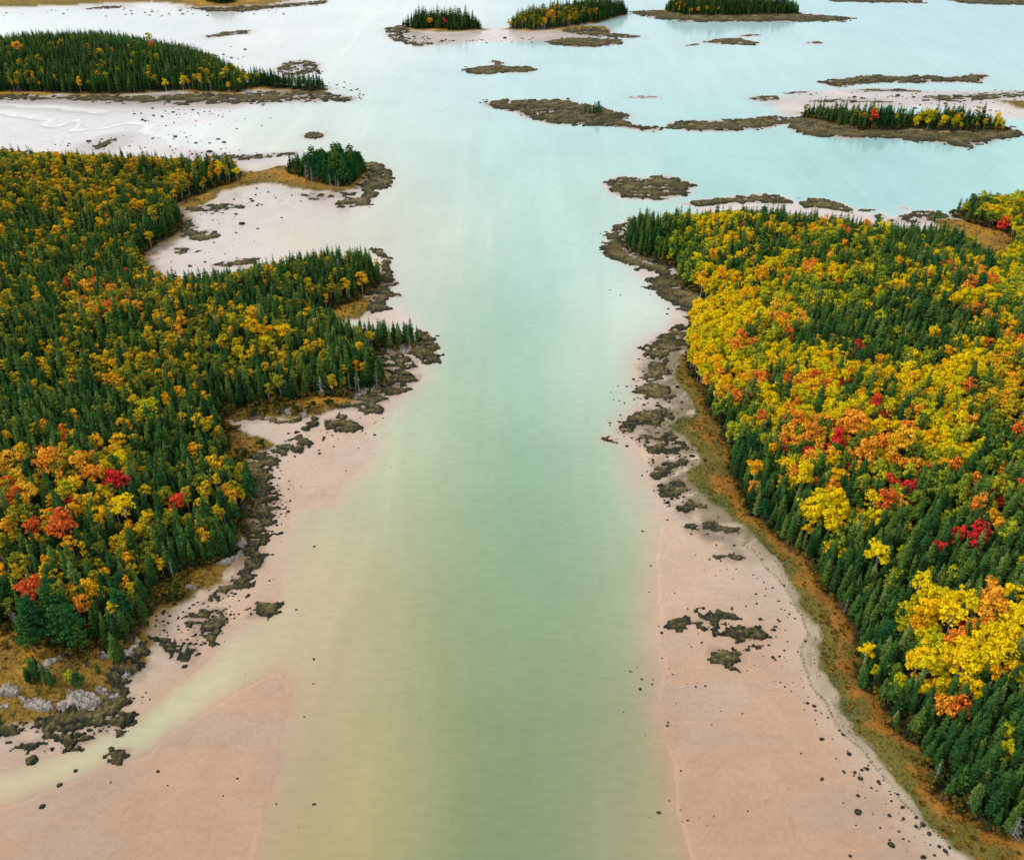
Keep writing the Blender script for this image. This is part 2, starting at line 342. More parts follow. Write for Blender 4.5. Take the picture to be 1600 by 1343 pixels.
# bare pale granite: (outline, height, label)
GRANITE = [
 ("-6,1085 8,1075 18,1073 28,1083 27,1094 14,1096 -6,1094", 1.3, "pale rounded granite hump on the golden headland at the picture edge"),
 ("-6,1104 13,1098 11,1107 -6,1113", .8, "low pale granite slab below the rounded hump"),
 ("40,1099 58,1094 81,1098 82,1107 60,1113 45,1107", 1.2, "pale ribbed granite outcrop in the middle of the golden headland"),
 ("115,1079 130,1083 150,1087 158,1092 150,1108 130,1107 118,1098", 1.5, "largest pale granite outcrop on the golden headland"),
 ("145,1069 165,1079 179,1083 165,1089 150,1081", 1.2, "cream granite ridge above the largest outcrop"),
 ("88,1099 118,1091 124,1103 96,1113", 1.1, "low granite rib joining the middle and largest outcrops of the headland"),
 ("28,1089 44,1093 44,1105 30,1101", .9, "granite step between the rounded hump and the ribbed outcrop"),
 ("178,1060 200,1047 206,1056 186,1071", 1.0, "granite lip just above the rockweed on the headland"),
 ("158,1092 183,1079 188,1089 166,1101", 1.2, "granite face dropping from the largest outcrop to the rockweed"),
 ("60,1062 84,1058 90,1064 70,1070", .8, "pale granite sliver in front of the grey stunted spruces"),
 ("121,1043 135,1042 138,1049 125,1053", 1.0, "grey granite block beside the green bush on the headland"),
 ("145,1046 160,1051 169,1057 160,1061 150,1054", 1.0, "cream granite shelf between bush and rockweed"),
 ("70,1032 95,1030 93,1036 80,1045 71,1048", .9, "pinkish granite slab behind the grey stunted spruces"),
 ("150,1020 175,1019 190,1022 202,1007 206,995 213,1000 217,1012 206,1023 190,1031 170,1029", 1.6, "steep grey granite bluff under the corner spruce"),
 ("263,918 285,914 303,916 303,922 280,925 265,923", .9, "long flat pale granite slab in the grassy bank"),
 ("368,846 378,839 385,850 376,866 356,879 336,884 350,872 365,862", 1.4, "pale granite bluff along the foot of the near wood"),
 ("432,645 445,640 456,639 453,648 440,652", .9, "pale granite block in the golden grass of the pink cove"),
 ("459,640 478,644 479,651 465,650", .8, "pale granite block next along in the golden grass of the pink cove"),
 ("396,637 411,639 411,644 398,642", .7, "small pale stone at the wood edge of the pink cove"),
 ("553,618 562,609 580,605 586,599 590,605 576,615 560,621", 1.3, "pale granite bluff with leaning white trunks above it"),
 ("597,545 620,540 645,540 654,542 640,549 610,550", 1.2, "pale granite ledge under the spruce point"),
 ("204,404 212,401 219,406 210,409", .9, "small pale stone at the inner corner of the pale cove"),
 ("229,398 240,388 253,379 252,386 240,396", 1.0, "pale stones lining the wood along the pale cove"),
 ("980,386 990,396 1008,404 1022,408 1018,412 1000,409 984,400 976,390", .8, "pink granite rim under the tip of the yellow wood"),
 ("1108,744 1116,741 1129,740 1127,745 1112,747", .5, "bright white stone on the orange grass of the east bank"),
 ("1053,523 1066,522 1070,528 1058,530", .6, "pale stone beneath the brightest yellow trees"),
]
BOULDERS = "1017,883,4 1054,926,3 1182,904,3 1207,919,4 1225,916,4 1182,944,4 1220,952,3 1226,954,3 1233,960,4 1242,967,4 1235,943,3 1215,969,4 1209,985,7 1212,996,3 1201,1009,5 1191,1010,4 1180,1011,4 1225,1017,4 1218,1026,4 1207,1028,6 1211,1032,5 1258,1003,5 1246,1019,3 1034,988,6 1035,1027,3 1003,1060,5 1019,1068,4 1087,1073,4 1219,1067,3 1236,1081,2.5 1251,1061,2.5 1255,1075,2.5 1272,1104,6 1274,1111,4 1293,1122,4 1044,1128,4 1043,1133,5 1112,1132,3 1311,1142,4 1317,1149,5 1326,1179,7 1306,1186,3 1318,1207,6 1335,1208,6 1346,1204,6 1354,1202,7 1344,1217,8 1372,1222,6 1284,1218,7 1251,1178,4 1340,1244,6 1317,1255,3 1392,1252,4 1340,1270,11 1389,1275,6 1337,1290,3 1375,1294,4 1392,1321,10 1328,1338,6 1115,1274,2.5 1035,1219,3 1005,1211,3 1410,1262,7 1411,1280,6 1431,1278,6 1431,1292,7 1441,1289,8 1451,1303,7 1467,1323,6 1477,1331,8 1483,1325,5 1442,1340,8 580,905,8 555,827,4 921,955,5 611,729,4 562,781,3 513,1126,4 514,914,3 975,994,3 982,1022,3 996,1042,4 978,1112,3 997,1176,3 934,1095,2.5 824,1318,3 1046,790,5 1038,781,4 1043,812,4 1004,829,5 1119,852,4 1147,853,5 1126,877,4 1011,736,4 1003,742,4 383,1052,3 234,1092,3 247,1205,6 262,1227,3 371,1216,4 349,1243,3 66,1259,9 93,1225,8 118,1203,7 486,1182,4 479,852,3 421,907,4 360,960,6 373,959,4 492,1304,4 50,1187,18 370,201,6 350,222,9 327,237,9 448,1008,3 1195,932,3 1165,948,3 1172,1000,3 1178,1040,2.5 1145,905,2.5 1150,890,3 1200,890,3 1190,875,3 560,700,3 552,662,3 540,735,3 470,760,2.5 1000,985,2.5 975,425,3 1016,460,4 1044,482,5 1042,490,5 1010,548,5 1045,628,6 1028,634,9 1005,580,5 990,592,6 402,322,5 440,340,4 470,315,4 700,240,4 640,450,4 1090,990,3 1205,985,4 1230,1003,3 954,415,4 1080,1010,3 1262,1090,3 1283,1115,3 1300,1155,2.5 1361,1232,4 1404,1300,4 1420,1315,3"
# ------------------------------------------------------------------ materials
def new_mat(name):
    m = bpy.data.materials.new(name)
    m.use_nodes = True
    nt = m.node_tree
    for n in list(nt.nodes):
        nt.nodes.remove(n)
    out = nt.nodes.new('ShaderNodeOutputMaterial')
    return m, nt, out


def node(nt, kind, **kw):
    n = nt.nodes.new(kind)
    for k, v in kw.items():
        if k == 'inp':
            for i, w in v.items():
                n.inputs[i].default_value = w
        else:
            setattr(n, k, v)
    return n


def ramp(nt, stops, mode='LINEAR'):
    n = nt.nodes.new('ShaderNodeValToRGB')
    n.color_ramp.interpolation = mode
    e = n.color_ramp.elements
    while len(e) < len(stops):
        e.new(0.5)
    for k, (p, c) in enumerate(stops):
        e[k].position = p
        e[k].color = (*c, 1)
    return n


def mul_rgb(nt, a, b, fac=1.0):
    n = nt.nodes.new('ShaderNodeMix')
    n.data_type = 'RGBA'; n.blend_type = 'MULTIPLY'
    n.inputs[0].default_value = fac
    nt.links.new(a, n.inputs[6]); nt.links.new(b, n.inputs[7])
    return n.outputs[2]


def ground_material():
    m, nt, out = new_mat('ground')
    b = node(nt, 'ShaderNodeBsdfPrincipled')
    col = node(nt, 'ShaderNodeAttribute', attribute_name='col')
    wet = node(nt, 'ShaderNodeAttribute', attribute_name='wet')
    tc = node(nt, 'ShaderNodeTexCoord')
    n1 = node(nt, 'ShaderNodeTexNoise', inp={'Scale': 1.6, 'Detail': 6.0, 'Roughness': 0.65})
    n2 = node(nt, 'ShaderNodeTexNoise', inp={'Scale': 0.13, 'Detail': 4.0, 'Roughness': 0.6})
    nt.links.new(tc.outputs['Object'], n1.inputs['Vector'])
    nt.links.new(tc.outputs['Object'], n2.inputs['Vector'])
    # streaks drawn out along the ebb, as on real tidal mud
    mp = node(nt, 'ShaderNodeMapping'); mp.inputs['Scale'].default_value = (0.25, 2.4, 1)
    nt.links.new(tc.outputs['Object'], mp.inputs['Vector'])
    n3 = node(nt, 'ShaderNodeTexNoise', inp={'Scale': 0.5, 'Detail': 5.0, 'Roughness': 0.7})
    nt.links.new(mp.outputs[0], n3.inputs['Vector'])
    r1 = ramp(nt, [(0.2, (.84, .84, .84)), (0.8, (1.13, 1.13, 1.12))])
    r2 = ramp(nt, [(0.3, (.94, .925, .9)), (0.7, (1.05, 1.05, 1.06))])
    r3 = ramp(nt, [(0.3, (.955, .95, .945)), (0.7, (1.04, 1.04, 1.04))])
    nt.links.new(n1.outputs[0], r1.inputs[0]); nt.links.new(n2.outputs[0], r2.inputs[0]); nt.links.new(n3.outputs[0], r3.inputs[0])
    c = mul_rgb(nt, col.outputs['Color'], r1.outputs[0])
    c = mul_rgb(nt, c, r2.outputs[0])
    c = mul_rgb(nt, c, r3.outputs[0])
    nt.links.new(c, b.inputs['Base Color'])
    rr = node(nt, 'ShaderNodeMapRange', inp={'From Min': 0.0, 'From Max': 1.0, 'To Min': 0.95, 'To Max': 0.22})
    nt.links.new(wet.outputs['Fac'], rr.inputs['Value'])
    nt.links.new(rr.outputs[0], b.inputs['Roughness'])
    b.inputs['IOR'].default_value = 1.36
    bp = node(nt, 'ShaderNodeBump', inp={'Strength': 0.25, 'Distance': 0.05})
    nt.links.new(n1.outputs[0], bp.inputs['Height'])
    nt.links.new(bp.outputs[0], b.inputs['Normal'])
    nt.links.new(b.outputs[0], out.inputs['Surface'])
    return m


def water_material():
    m, nt, out = new_mat('water')
    b = node(nt, 'ShaderNodeBsdfPrincipled', inp={'Roughness': 0.12, 'IOR': 1.333})
    col = node(nt, 'ShaderNodeAttribute', attribute_name='body_sky')
    tc = node(nt, 'ShaderNodeTexCoord')
    mp = node(nt, 'ShaderNodeMapping'); mp.inputs['Scale'].default_value = (0.35, 1.0, 1)
    nt.links.new(tc.outputs['Object'], mp.inputs['Vector'])
    n1 = node(nt, 'ShaderNodeTexNoise', inp={'Scale': 0.9, 'Detail': 4.0, 'Roughness': 0.6})
    nt.links.new(mp.outputs[0], n1.inputs['Vector'])
    n2 = node(nt, 'ShaderNodeTexNoise', inp={'Scale': 0.022, 'Detail': 4.0, 'Roughness': 0.55, 'Distortion': 0.6})
    nt.links.new(tc.outputs['Object'], n2.inputs['Vector'])
    r2 = ramp(nt, [(0.3, (.93, .945, .94)), (0.7, (1.06, 1.05, 1.045))])
    nt.links.new(n2.outputs[0], r2.inputs[0])
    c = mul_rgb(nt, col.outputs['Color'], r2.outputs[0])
    r1 = ramp(nt, [(0.3, (.94, .945, .945)), (0.7, (1.055, 1.05, 1.05))])
    nt.links.new(n1.outputs[0], r1.inputs[0])
    c = mul_rgb(nt, c, r1.outputs[0])
    # long soft current lines drawn down the channel
    mp3 = node(nt, 'ShaderNodeMapping'); mp3.inputs['Scale'].default_value = (1.0, .11, 1)
    nt.links.new(tc.outputs['Object'], mp3.inputs['Vector'])
    n3 = node(nt, 'ShaderNodeTexNoise', inp={'Scale': 0.09, 'Detail': 5.0, 'Roughness': 0.6, 'Distortion': 0.8})
    nt.links.new(mp3.outputs[0], n3.inputs['Vector'])
    r3 = ramp(nt, [(0.32, (.945, .95, .95)), (0.55, (1.0, 1.0, 1.0)), (0.72, (1.06, 1.055, 1.05))])
    nt.links.new(n3.outputs[0], r3.inputs[0])
    c = mul_rgb(nt, c, r3.outputs[0])
    nt.links.new(c, b.inputs['Base Color'])
    bp = node(nt, 'ShaderNodeBump', inp={'Strength': 0.16, 'Distance': 0.06})
    nt.links.new(n1.outputs[0], bp.inputs['Height'])
    nt.links.new(bp.outputs[0], b.inputs['Normal'])
    nt.links.new(b.outputs[0], out.inputs['Surface'])
    return m


def lin(c):
    c = np.asarray(c, float) / 255.0
    return np.where(c <= 0.04045, c / 12.92, ((c + 0.055) / 1.055) ** 2.4)


# ------------------------------------------------------------------ the lie of the land
FP = {k: world_poly(v, 0.8) for k, v in FOREST.items()}
GP = [world_poly(v, 0.5) for v in GRASS]
SPOLY = [world_poly(v, 0.2) for v in SAND]
MP = [world_poly(v) for v in MUD]
LP = [world_poly(v[0], 0.1) for v in LEDGES]
CRK = [world_poly(v) for v in CREEKS]


def warp(x, y):
    a = 1.3 * fbm(x / 7, y / 7, 11, 3); b = 1.3 * fbm(x / 7, y / 7, 31, 3)
    return x + a, y + b


def line_dist(x, y, P):
    d2 = np.full(x.shape, 1e9)
    for i in range(len(P) - 1):
        ax, ay = P[i]; ex, ey = P[i + 1] - P[i]
        L = ex * ex + ey * ey + 1e-9
        t = np.clip(((x - ax) * ex + (y - ay) * ey) / L, 0, 1)
        d2 = np.minimum(d2, (x - ax - t * ex) ** 2 + (y - ay - t * ey) ** 2)
    return np.sqrt(d2)


def sstep(a, b, x):
    t = np.clip((x - a) / (b - a), 0, 1)
    return t * t * (3 - 2 * t)


# shoals and deeps (photo pixel, radii, factor on depth)
SHOALS = [(520, 1000, 110, 600, .7), (500, 330, 130, 60, .12), (620, 600, 70, 90, .5), (985, 735, 45, 60, .3),
          (1010, 900, 40, 300, .5), (1000, 560, 40, 60, .3), (960, 300, 60, 30, .5), (300, 110, 330, 110, .2), (560, 200, 200, 60, .5),
          (1150, 160, 120, 25, .3), (250, 30, 300, 30, .2), (1000, 300, 50, 30, .5), (150, 1130, 300, 90, .8)]


SHOAL_W = []
for cx, cyy, rx, ry, a in SHOALS:
    x0, y0 = ground(cx, cyy)
    SHOAL_W.append((float(x0), float(y0), float(ground(cx + rx, cyy)[0] - x0), float(ground(cx, cyy - ry * .5)[1] - ground(cx, cyy + ry * .5)[1]), a))


def fields(x, y):
    wx, wy = warp(x, y)
    f = {}
    f['forest'] = union(wx, wy, list(FP.values()))
    f['grass'] = union(wx, wy, GP)
    f['sand'] = union(wx, wy, SPOLY)
    f['mud'] = union(wx, wy, MP, 90.0)
    f['ledge'] = union(wx, wy, LP)
    land = np.maximum(f['forest'], f['grass'])
    f['land'] = land
    k = np.ones(x.shape)
    for cx, cyy, rx, ry, a in SHOAL_W:
        k = k * (1 - (1 - a) * np.exp(-((x - cx) / rx) ** 2 - ((y - cyy) / ry) ** 2))
    m = np.maximum(np.maximum(f['mud'], np.where(land < 0, land * 1.5, land)), np.where(f['ledge'] < 0, f['ledge'] * 3, f['ledge'] * .6))
    zm = np.where(m > 0, 0.03 + np.minimum(m * 0.02, 0.3), np.maximum(m * 0.034 * k, -3.0))
    crk = np.minimum(line_dist(wx, wy, CRK[0]), line_dist(wx, wy, CRK[1]))
    f['creek'] = crk
    zm = zm - 0.46 * np.exp(-(crk / 1.9) ** 2)
    up = sstep(-1.5, 2.5, land)
    inl = np.maximum(f['forest'], 0)
    zl = 0.5 + 0.05 * np.maximum(land, 0) + 0.16 * inl + 0.4 * fbm(x / 9, y / 9, 5, 3) + sstep(4, 25, inl) * (2.2 + 3.0 * fbm(x / 45, y / 45, 77, 2))
    f['z'] = zm + up * zl + 0.25 * sstep(-.5, 3, f['sand'])
    f['depth'] = np.maximum(-zm, 0)
    return f


# terrain sheet: fine where the aircraft looks, stretched to the horizon beyond
gx = np.arange(-330, 1931, 3.1)
gy = np.concatenate([np.arange(-84, 420, 2.1), np.arange(420, 1580, 3.1)])
PX, PY = np.meshgrid(gx, gy)
X, Y = ground(PX, PY)
F = fields(X, Y)
Z = F['z']
py_n = PY
# ground colours; distant mud paler, its wet sky sheen put into the colour
mudc = np.empty(X.shape + (3,))
t = sstep(82, 175, Y)[..., None]; t1 = sstep(170, 300, Y)[..., None]; t2 = (sstep(370, 430, Y) * sstep(-60, -110, X))[..., None]
mudc[:] = np.array([.416, .258, .158]) * (1 - t) + np.array([.49, .345, .245]) * t
mudc = mudc * (1 - t1) + np.array([.56, .475, .42]) * t1
mudc = mudc * (1 - t2) + np.array([.62, .59, .555]) * t2
u = (0.5 + 0.5 * fbm(X / 30, Y / 30, 3, 4))[..., None]
u2 = sstep(-.25, .35, fbm(X / 16 + 3, Y / 7, 13, 4))[..., None]        # wetter, greyer sheets and drier pink ones
mudc *= 0.90 + 0.20 * u
mudc = mudc * (1 - .22 * u2) + mudc.mean(-1, keepdims=True) * np.array([1.06, 1.0, .93]) * .22 * u2
rill = np.abs(fbm(X / 9, Y / 5, 17, 4))                                 # faint drainage rills
mudc *= 1 - .07 * np.exp(-(rill / .035) ** 2)[..., None]
brown_mud = (sstep(-12, -3, F['ledge']) * sstep(330, 400, Y))[..., None] * .55
mudc = mudc * (1 - brown_mud) + np.array([.34, .27, .235]) * brown_mud
dry = sstep(-9, 1, F['land'])[..., None] * .55
mudc = mudc * (1 - dry) + np.array([.50, .42, .33]) * dry
g_in = np.maximum(-F['forest'], 0)          # metres out from the wood
gd = np.maximum(F['grass'], 0)
s = g_in / (g_in + gd + 0.6)                # 0 at the wood, 1 at the mud
s = np.clip(s + 0.33 * fbm(X / 3.2, Y / 3.2, 21, 3), 0, 1)
gold = np.array([.37, .175, .022]); rust = np.array([.22, .088, .016]); olive = np.array([.135, .105, .018]); green = np.array([.085, .10, .026])
gold_far = np.array([.62, .31, .018])
gmix = np.zeros(X.shape + (3,))
n5 = (0.5 + 0.5 * fbm(X / 4.5, Y / 4.5, 41, 3))[..., None]
inner = gold * n5 + rust * (1 - n5)
bandR = ((X > 18) & (Y < 285))[..., None]
n6 = np.maximum(sstep(-.35, .35, fbm(X / 6, Y / 6, 43, 4)), .75 * sstep(290, 320, Y))[..., None]
brown = np.array([.105, .075, .022])
inner = np.where(bandR, inner, (inner * .35 + gold_far * .65 * (0.6 + .5 * n5)) * n6 + brown * (1 - n6))
w1 = sstep(.36, .56, s)[..., None]; w2 = (sstep(.62, .84, s) * (.25 + .75 * sstep(-.15, .25, fbm(X / 14, Y / 14, 23, 2))))[..., None]
oo = np.where(bandR, olive, olive * .6 + gold * .4)
gg = np.where(bandR, green, olive)
gcol = inner * (1 - w1) + oo * w1
gcol = gcol * (1 - w2) + gg * w2
floor_c = np.array([.035, .032, .012])
floor_c = floor_c * (0.7 + 0.6 * n5)
sandc = np.array([.40, .315, .215]) * (0.8 + .2 * u + .16 * fbm(X / 2.5, Y / 2.5, 67, 3)[..., None])
# dark wrack lines along the top of the strand
wr = 0
for off in (0.4, 1.7):
    wv = F['sand'] - off - 0.8 * fbm(X / 6, Y / 6, 61, 2)
    wr = np.maximum(wr, np.exp(-(wv / .36) ** 2) * sstep(-.5, .2, fbm(X / 4, Y / 4, 63, 2)))
sandc = sandc * (1 - 0.3 * wr[..., None]) + np.array([.05, .04, .03]) * 0.3 * wr[..., None]
C = mudc
def lay(c, w):
    global C
    w = w[..., None]
    C = C * (1 - w) + c * w
lay(np.array([.15, .115, .07]) * (0.7 + .6 * n5), sstep(-.7, .8, F['ledge'] + 1.5 * fbm(X / 2.2, Y / 2.2, 91, 3)) * .38)
bank = sstep(15, 22, X) * sstep(140, 155, Y) * (1 - sstep(235, 250, Y)) * sstep(-11, -2.5, F['grass'] + 3.5 * fbm(X / 4, Y / 4, 97, 3))
lay(np.array([.16, .125, .065]) * (0.6 + .8 * n5), bank * .85 * sstep(-.7, .1, fbm(X / 2.6, Y / 1.5, 99, 3)))
ochre = sstep(-6.5, -.5, F['forest'] + 2.5 * fbm(X / 3, Y / 3, 103, 3)) * (X < 15)
lay(np.array([.30, .17, .028]) * (0.5 + .9 * n5), ochre * .85)
far_o = sstep(-5, -.5, F['forest'] + 2 * fbm(X / 4, Y / 4, 105, 3)) * sstep(380, 410, Y)
lay(np.array([.34, .20, .035]) * (0.5 + .9 * n5), far_o * .8)
edge_l = np.exp(-((F['mud'] - .25) / .3) ** 2) * (1 - sstep(-3.5, -1.5, F['land'])) * sstep(-.4, .2, fbm(X / 12, Y / 12, 101, 2))
lay(np.array([.62, .49, .36]), edge_l * .16)
lay(sandc, sstep(-.5, .7, F['sand']))
lay(gcol, sstep(-.5, .5, F['grass'] + .8 * fbm(X / 2, Y / 2, 93, 2)))
lay(floor_c, sstep(-1.0, .4, F['forest'] + .6 * fbm(X / 2, Y / 2, 95, 2)))
wet = np.clip(1 - sstep(-6, 0, F['land']) - .8 * sstep(-1, 0, F['sand']), 0, 1)
wet *= 0.62 + .38 * sstep(205, 390, Y)
ny, nx = X.shape


def pad(a, lo_x, hi_x, lo_y, hi_y):
    a = np.concatenate([(a[:, :1] + lo_x), a, (a[:, -1:] + hi_x)], 1)
    return np.concatenate([a[:1] + lo_y, a, a[-1:] + hi_y], 0)


def grid_faces(nr, nc):
    i = np.arange(nr * nc).reshape(nr, nc)
    return np.stack([i[1:, :-1].ravel(), i[1:, 1:].ravel(), i[:-1, 1:].ravel(), i[:-1, :-1].ravel()], 1)


XX = pad(X, -20000, 20000, 0, 0); YY = pad(Y, 0, 0, 25000, -6000); ZZ = pad(Z, 0, 0, 0, 0)
ZZ[0, :] = -3.0
CC = np.concatenate([C[:, :1], C, C[:, -1:]], 1); CC = np.concatenate([CC[:1], CC, CC[-1:]], 0)
WW = pad(wet, 0, 0, 0, 0)
me = mesh_from('terrain', np.stack([XX, YY, ZZ], -1).reshape(-1, 3), grid_faces(*XX.shape), [ground_material()], smooth=True)
ca = me.attributes.new('col', 'FLOAT_COLOR', 'POINT')
ca.data.foreach_set('color', np.concatenate([CC, np.ones(CC.shape[:2] + (1,))], -1).astype(np.float32).ravel())
set_attr(me, 'wet', WW.ravel())
link('terrain', me, kind='structure', label='pink tidal mud rising through sand and golden grass to wooded ground')

# ------------------------------------------------------------------ water: silty, green in the near channel, milky turquoise in the bay
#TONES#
# silt colour plus painted sky reflection at places across the estuary: x, y, r, g, b
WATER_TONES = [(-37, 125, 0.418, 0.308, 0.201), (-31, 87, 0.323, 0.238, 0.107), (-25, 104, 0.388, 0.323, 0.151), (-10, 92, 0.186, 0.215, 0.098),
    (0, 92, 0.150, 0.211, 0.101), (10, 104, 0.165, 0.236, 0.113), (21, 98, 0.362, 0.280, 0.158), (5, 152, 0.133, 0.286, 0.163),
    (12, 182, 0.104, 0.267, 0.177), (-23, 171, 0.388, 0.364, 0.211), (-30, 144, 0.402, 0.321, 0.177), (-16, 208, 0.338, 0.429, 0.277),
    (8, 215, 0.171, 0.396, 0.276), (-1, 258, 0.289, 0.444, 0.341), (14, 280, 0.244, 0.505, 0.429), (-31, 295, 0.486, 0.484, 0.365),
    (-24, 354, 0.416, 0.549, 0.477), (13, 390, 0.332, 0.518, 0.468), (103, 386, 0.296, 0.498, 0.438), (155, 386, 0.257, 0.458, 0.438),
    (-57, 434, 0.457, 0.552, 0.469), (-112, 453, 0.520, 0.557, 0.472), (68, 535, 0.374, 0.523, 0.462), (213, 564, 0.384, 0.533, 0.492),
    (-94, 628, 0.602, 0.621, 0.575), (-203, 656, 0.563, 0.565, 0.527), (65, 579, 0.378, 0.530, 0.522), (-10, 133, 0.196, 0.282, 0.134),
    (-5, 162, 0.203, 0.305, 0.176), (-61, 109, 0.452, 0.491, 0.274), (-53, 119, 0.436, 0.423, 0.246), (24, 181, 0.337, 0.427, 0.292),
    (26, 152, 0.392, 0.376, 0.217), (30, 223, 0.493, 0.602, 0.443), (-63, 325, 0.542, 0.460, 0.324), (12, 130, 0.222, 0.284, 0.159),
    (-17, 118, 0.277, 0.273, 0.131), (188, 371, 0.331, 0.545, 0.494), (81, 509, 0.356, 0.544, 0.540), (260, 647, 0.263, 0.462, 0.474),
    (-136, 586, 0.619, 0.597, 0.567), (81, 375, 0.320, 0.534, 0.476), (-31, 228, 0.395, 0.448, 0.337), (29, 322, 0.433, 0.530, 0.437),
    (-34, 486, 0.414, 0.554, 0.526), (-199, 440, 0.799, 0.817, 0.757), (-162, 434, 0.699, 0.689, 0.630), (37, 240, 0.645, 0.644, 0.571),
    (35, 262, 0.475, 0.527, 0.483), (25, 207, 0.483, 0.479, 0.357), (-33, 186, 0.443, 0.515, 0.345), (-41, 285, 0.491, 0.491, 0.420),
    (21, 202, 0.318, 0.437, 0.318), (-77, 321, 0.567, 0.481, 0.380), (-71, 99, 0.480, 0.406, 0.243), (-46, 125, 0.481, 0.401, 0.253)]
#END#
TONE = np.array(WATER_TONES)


def body_sky_colour(x, y):
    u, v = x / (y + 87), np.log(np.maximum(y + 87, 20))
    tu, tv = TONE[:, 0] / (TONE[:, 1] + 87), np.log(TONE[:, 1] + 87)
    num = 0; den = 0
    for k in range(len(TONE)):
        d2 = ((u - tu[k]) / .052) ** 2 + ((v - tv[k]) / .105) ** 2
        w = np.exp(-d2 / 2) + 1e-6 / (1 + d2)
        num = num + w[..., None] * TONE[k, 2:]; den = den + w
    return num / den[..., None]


wgx = np.arange(-330, 1931, 9.0); wgy = np.concatenate([np.arange(-84, 420, 4.0), np.arange(420, 1580, 8.0)])
WPX, WPY = np.meshgrid(wgx, wgy)
WX, WY = ground(WPX, WPY)
WF = fields(WX, WY)
op = 1 - np.exp(-WF['depth'] * 15.0)
bc = body_sky_colour(WX, WY)
# in the thin margins the bottom colours the water
ri = np.clip(np.round(np.interp(WPY, gy, np.arange(len(gy)))).astype(int), 0, len(gy) - 1)
ci = np.clip(np.round(np.interp(WPX, gx, np.arange(len(gx)))).astype(int), 0, len(gx) - 1)
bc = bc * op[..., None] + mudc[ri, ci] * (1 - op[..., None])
WXX = pad(WX, -20000, 20000, 0, 0); WYY = pad(WY, 0, 0, 25000, -6000)
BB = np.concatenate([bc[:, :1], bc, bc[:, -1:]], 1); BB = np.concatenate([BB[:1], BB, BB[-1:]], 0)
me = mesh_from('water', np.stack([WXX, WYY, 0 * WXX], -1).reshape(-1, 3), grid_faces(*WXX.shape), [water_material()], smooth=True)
ca = me.attributes.new('body_sky', 'FLOAT_COLOR', 'POINT')
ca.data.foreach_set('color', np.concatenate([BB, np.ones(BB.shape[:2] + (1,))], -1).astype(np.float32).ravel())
link('water', me, kind='structure', label='silty green tidal channel opening into a milky turquoise bay')


def height_at(x, y):
    """Terrain height at points, from the finished sheet."""
    x = np.atleast_1d(np.asarray(x, float)); y = np.atleast_1d(np.asarray(y, float))
    px, py = pixel(x, y, np.zeros_like(x))
    ix = np.clip(np.interp(px, gx, np.arange(len(gx))), 0, len(gx) - 1.001)
    iy = np.clip(np.interp(py, gy, np.arange(len(gy))), 0, len(gy) - 1.001)
    i0 = ix.astype(int); j0 = iy.astype(int); fx = ix - i0; fy = iy - j0
    return (Z[j0, i0] * (1 - fx) + Z[j0, i0 + 1] * fx) * (1 - fy) + (Z[j0 + 1, i0] * (1 - fx) + Z[j0 + 1, i0 + 1] * fx) * fy
# ------------------------------------------------------------------ weed-covered ledges, granite, boulders
def weed_material(name='rockweed'):
    m, nt, out = new_mat(name)
    b = node(nt, 'ShaderNodeBsdfPrincipled', inp={'Roughness': 0.75, 'IOR': 1.38, 'Specular IOR Level': 0.22})
    tc = node(nt, 'ShaderNodeTexCoord')
    geo = node(nt, 'ShaderNodeNewGeometry')
    tone = node(nt, 'ShaderNodeAttribute', attribute_name='tone')
    n1 = node(nt, 'ShaderNodeTexNoise', inp={'Scale': 1.3, 'Detail': 5.0, 'Roughness': 0.75})
    nt.links.new(geo.outputs['Position'], n1.inputs['Vector'])
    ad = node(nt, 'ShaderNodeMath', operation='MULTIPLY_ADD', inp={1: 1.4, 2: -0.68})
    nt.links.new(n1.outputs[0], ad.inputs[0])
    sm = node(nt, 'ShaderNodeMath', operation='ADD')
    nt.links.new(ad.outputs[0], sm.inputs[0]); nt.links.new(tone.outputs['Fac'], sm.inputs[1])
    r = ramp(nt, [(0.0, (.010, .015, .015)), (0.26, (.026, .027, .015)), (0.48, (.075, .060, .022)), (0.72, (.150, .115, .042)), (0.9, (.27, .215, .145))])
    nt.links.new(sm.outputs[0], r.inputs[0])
    n2 = node(nt, 'ShaderNodeTexNoise', inp={'Scale': 5.0, 'Detail': 3.0, 'Roughness': 0.7})
    nt.links.new(geo.outputs['Position'], n2.inputs['Vector'])
    r2 = ramp(nt, [(0.3, (.55, .55, .55)), (0.7, (1.4, 1.4, 1.4))])
    nt.links.new(n2.outputs[0], r2.inputs[0])
    nt.links.new(mul_rgb(nt, r.outputs[0], r2.outputs[0]), b.inputs['Base Color'])
    bp = node(nt, 'ShaderNodeBump', inp={'Strength': 0.8, 'Distance': 0.12})
    nt.links.new(n2.outputs[0], bp.inputs['Height']); nt.links.new(bp.outputs[0], b.inputs['Normal'])
    nt.links.new(b.outputs[0], out.inputs['Surface'])
    return m


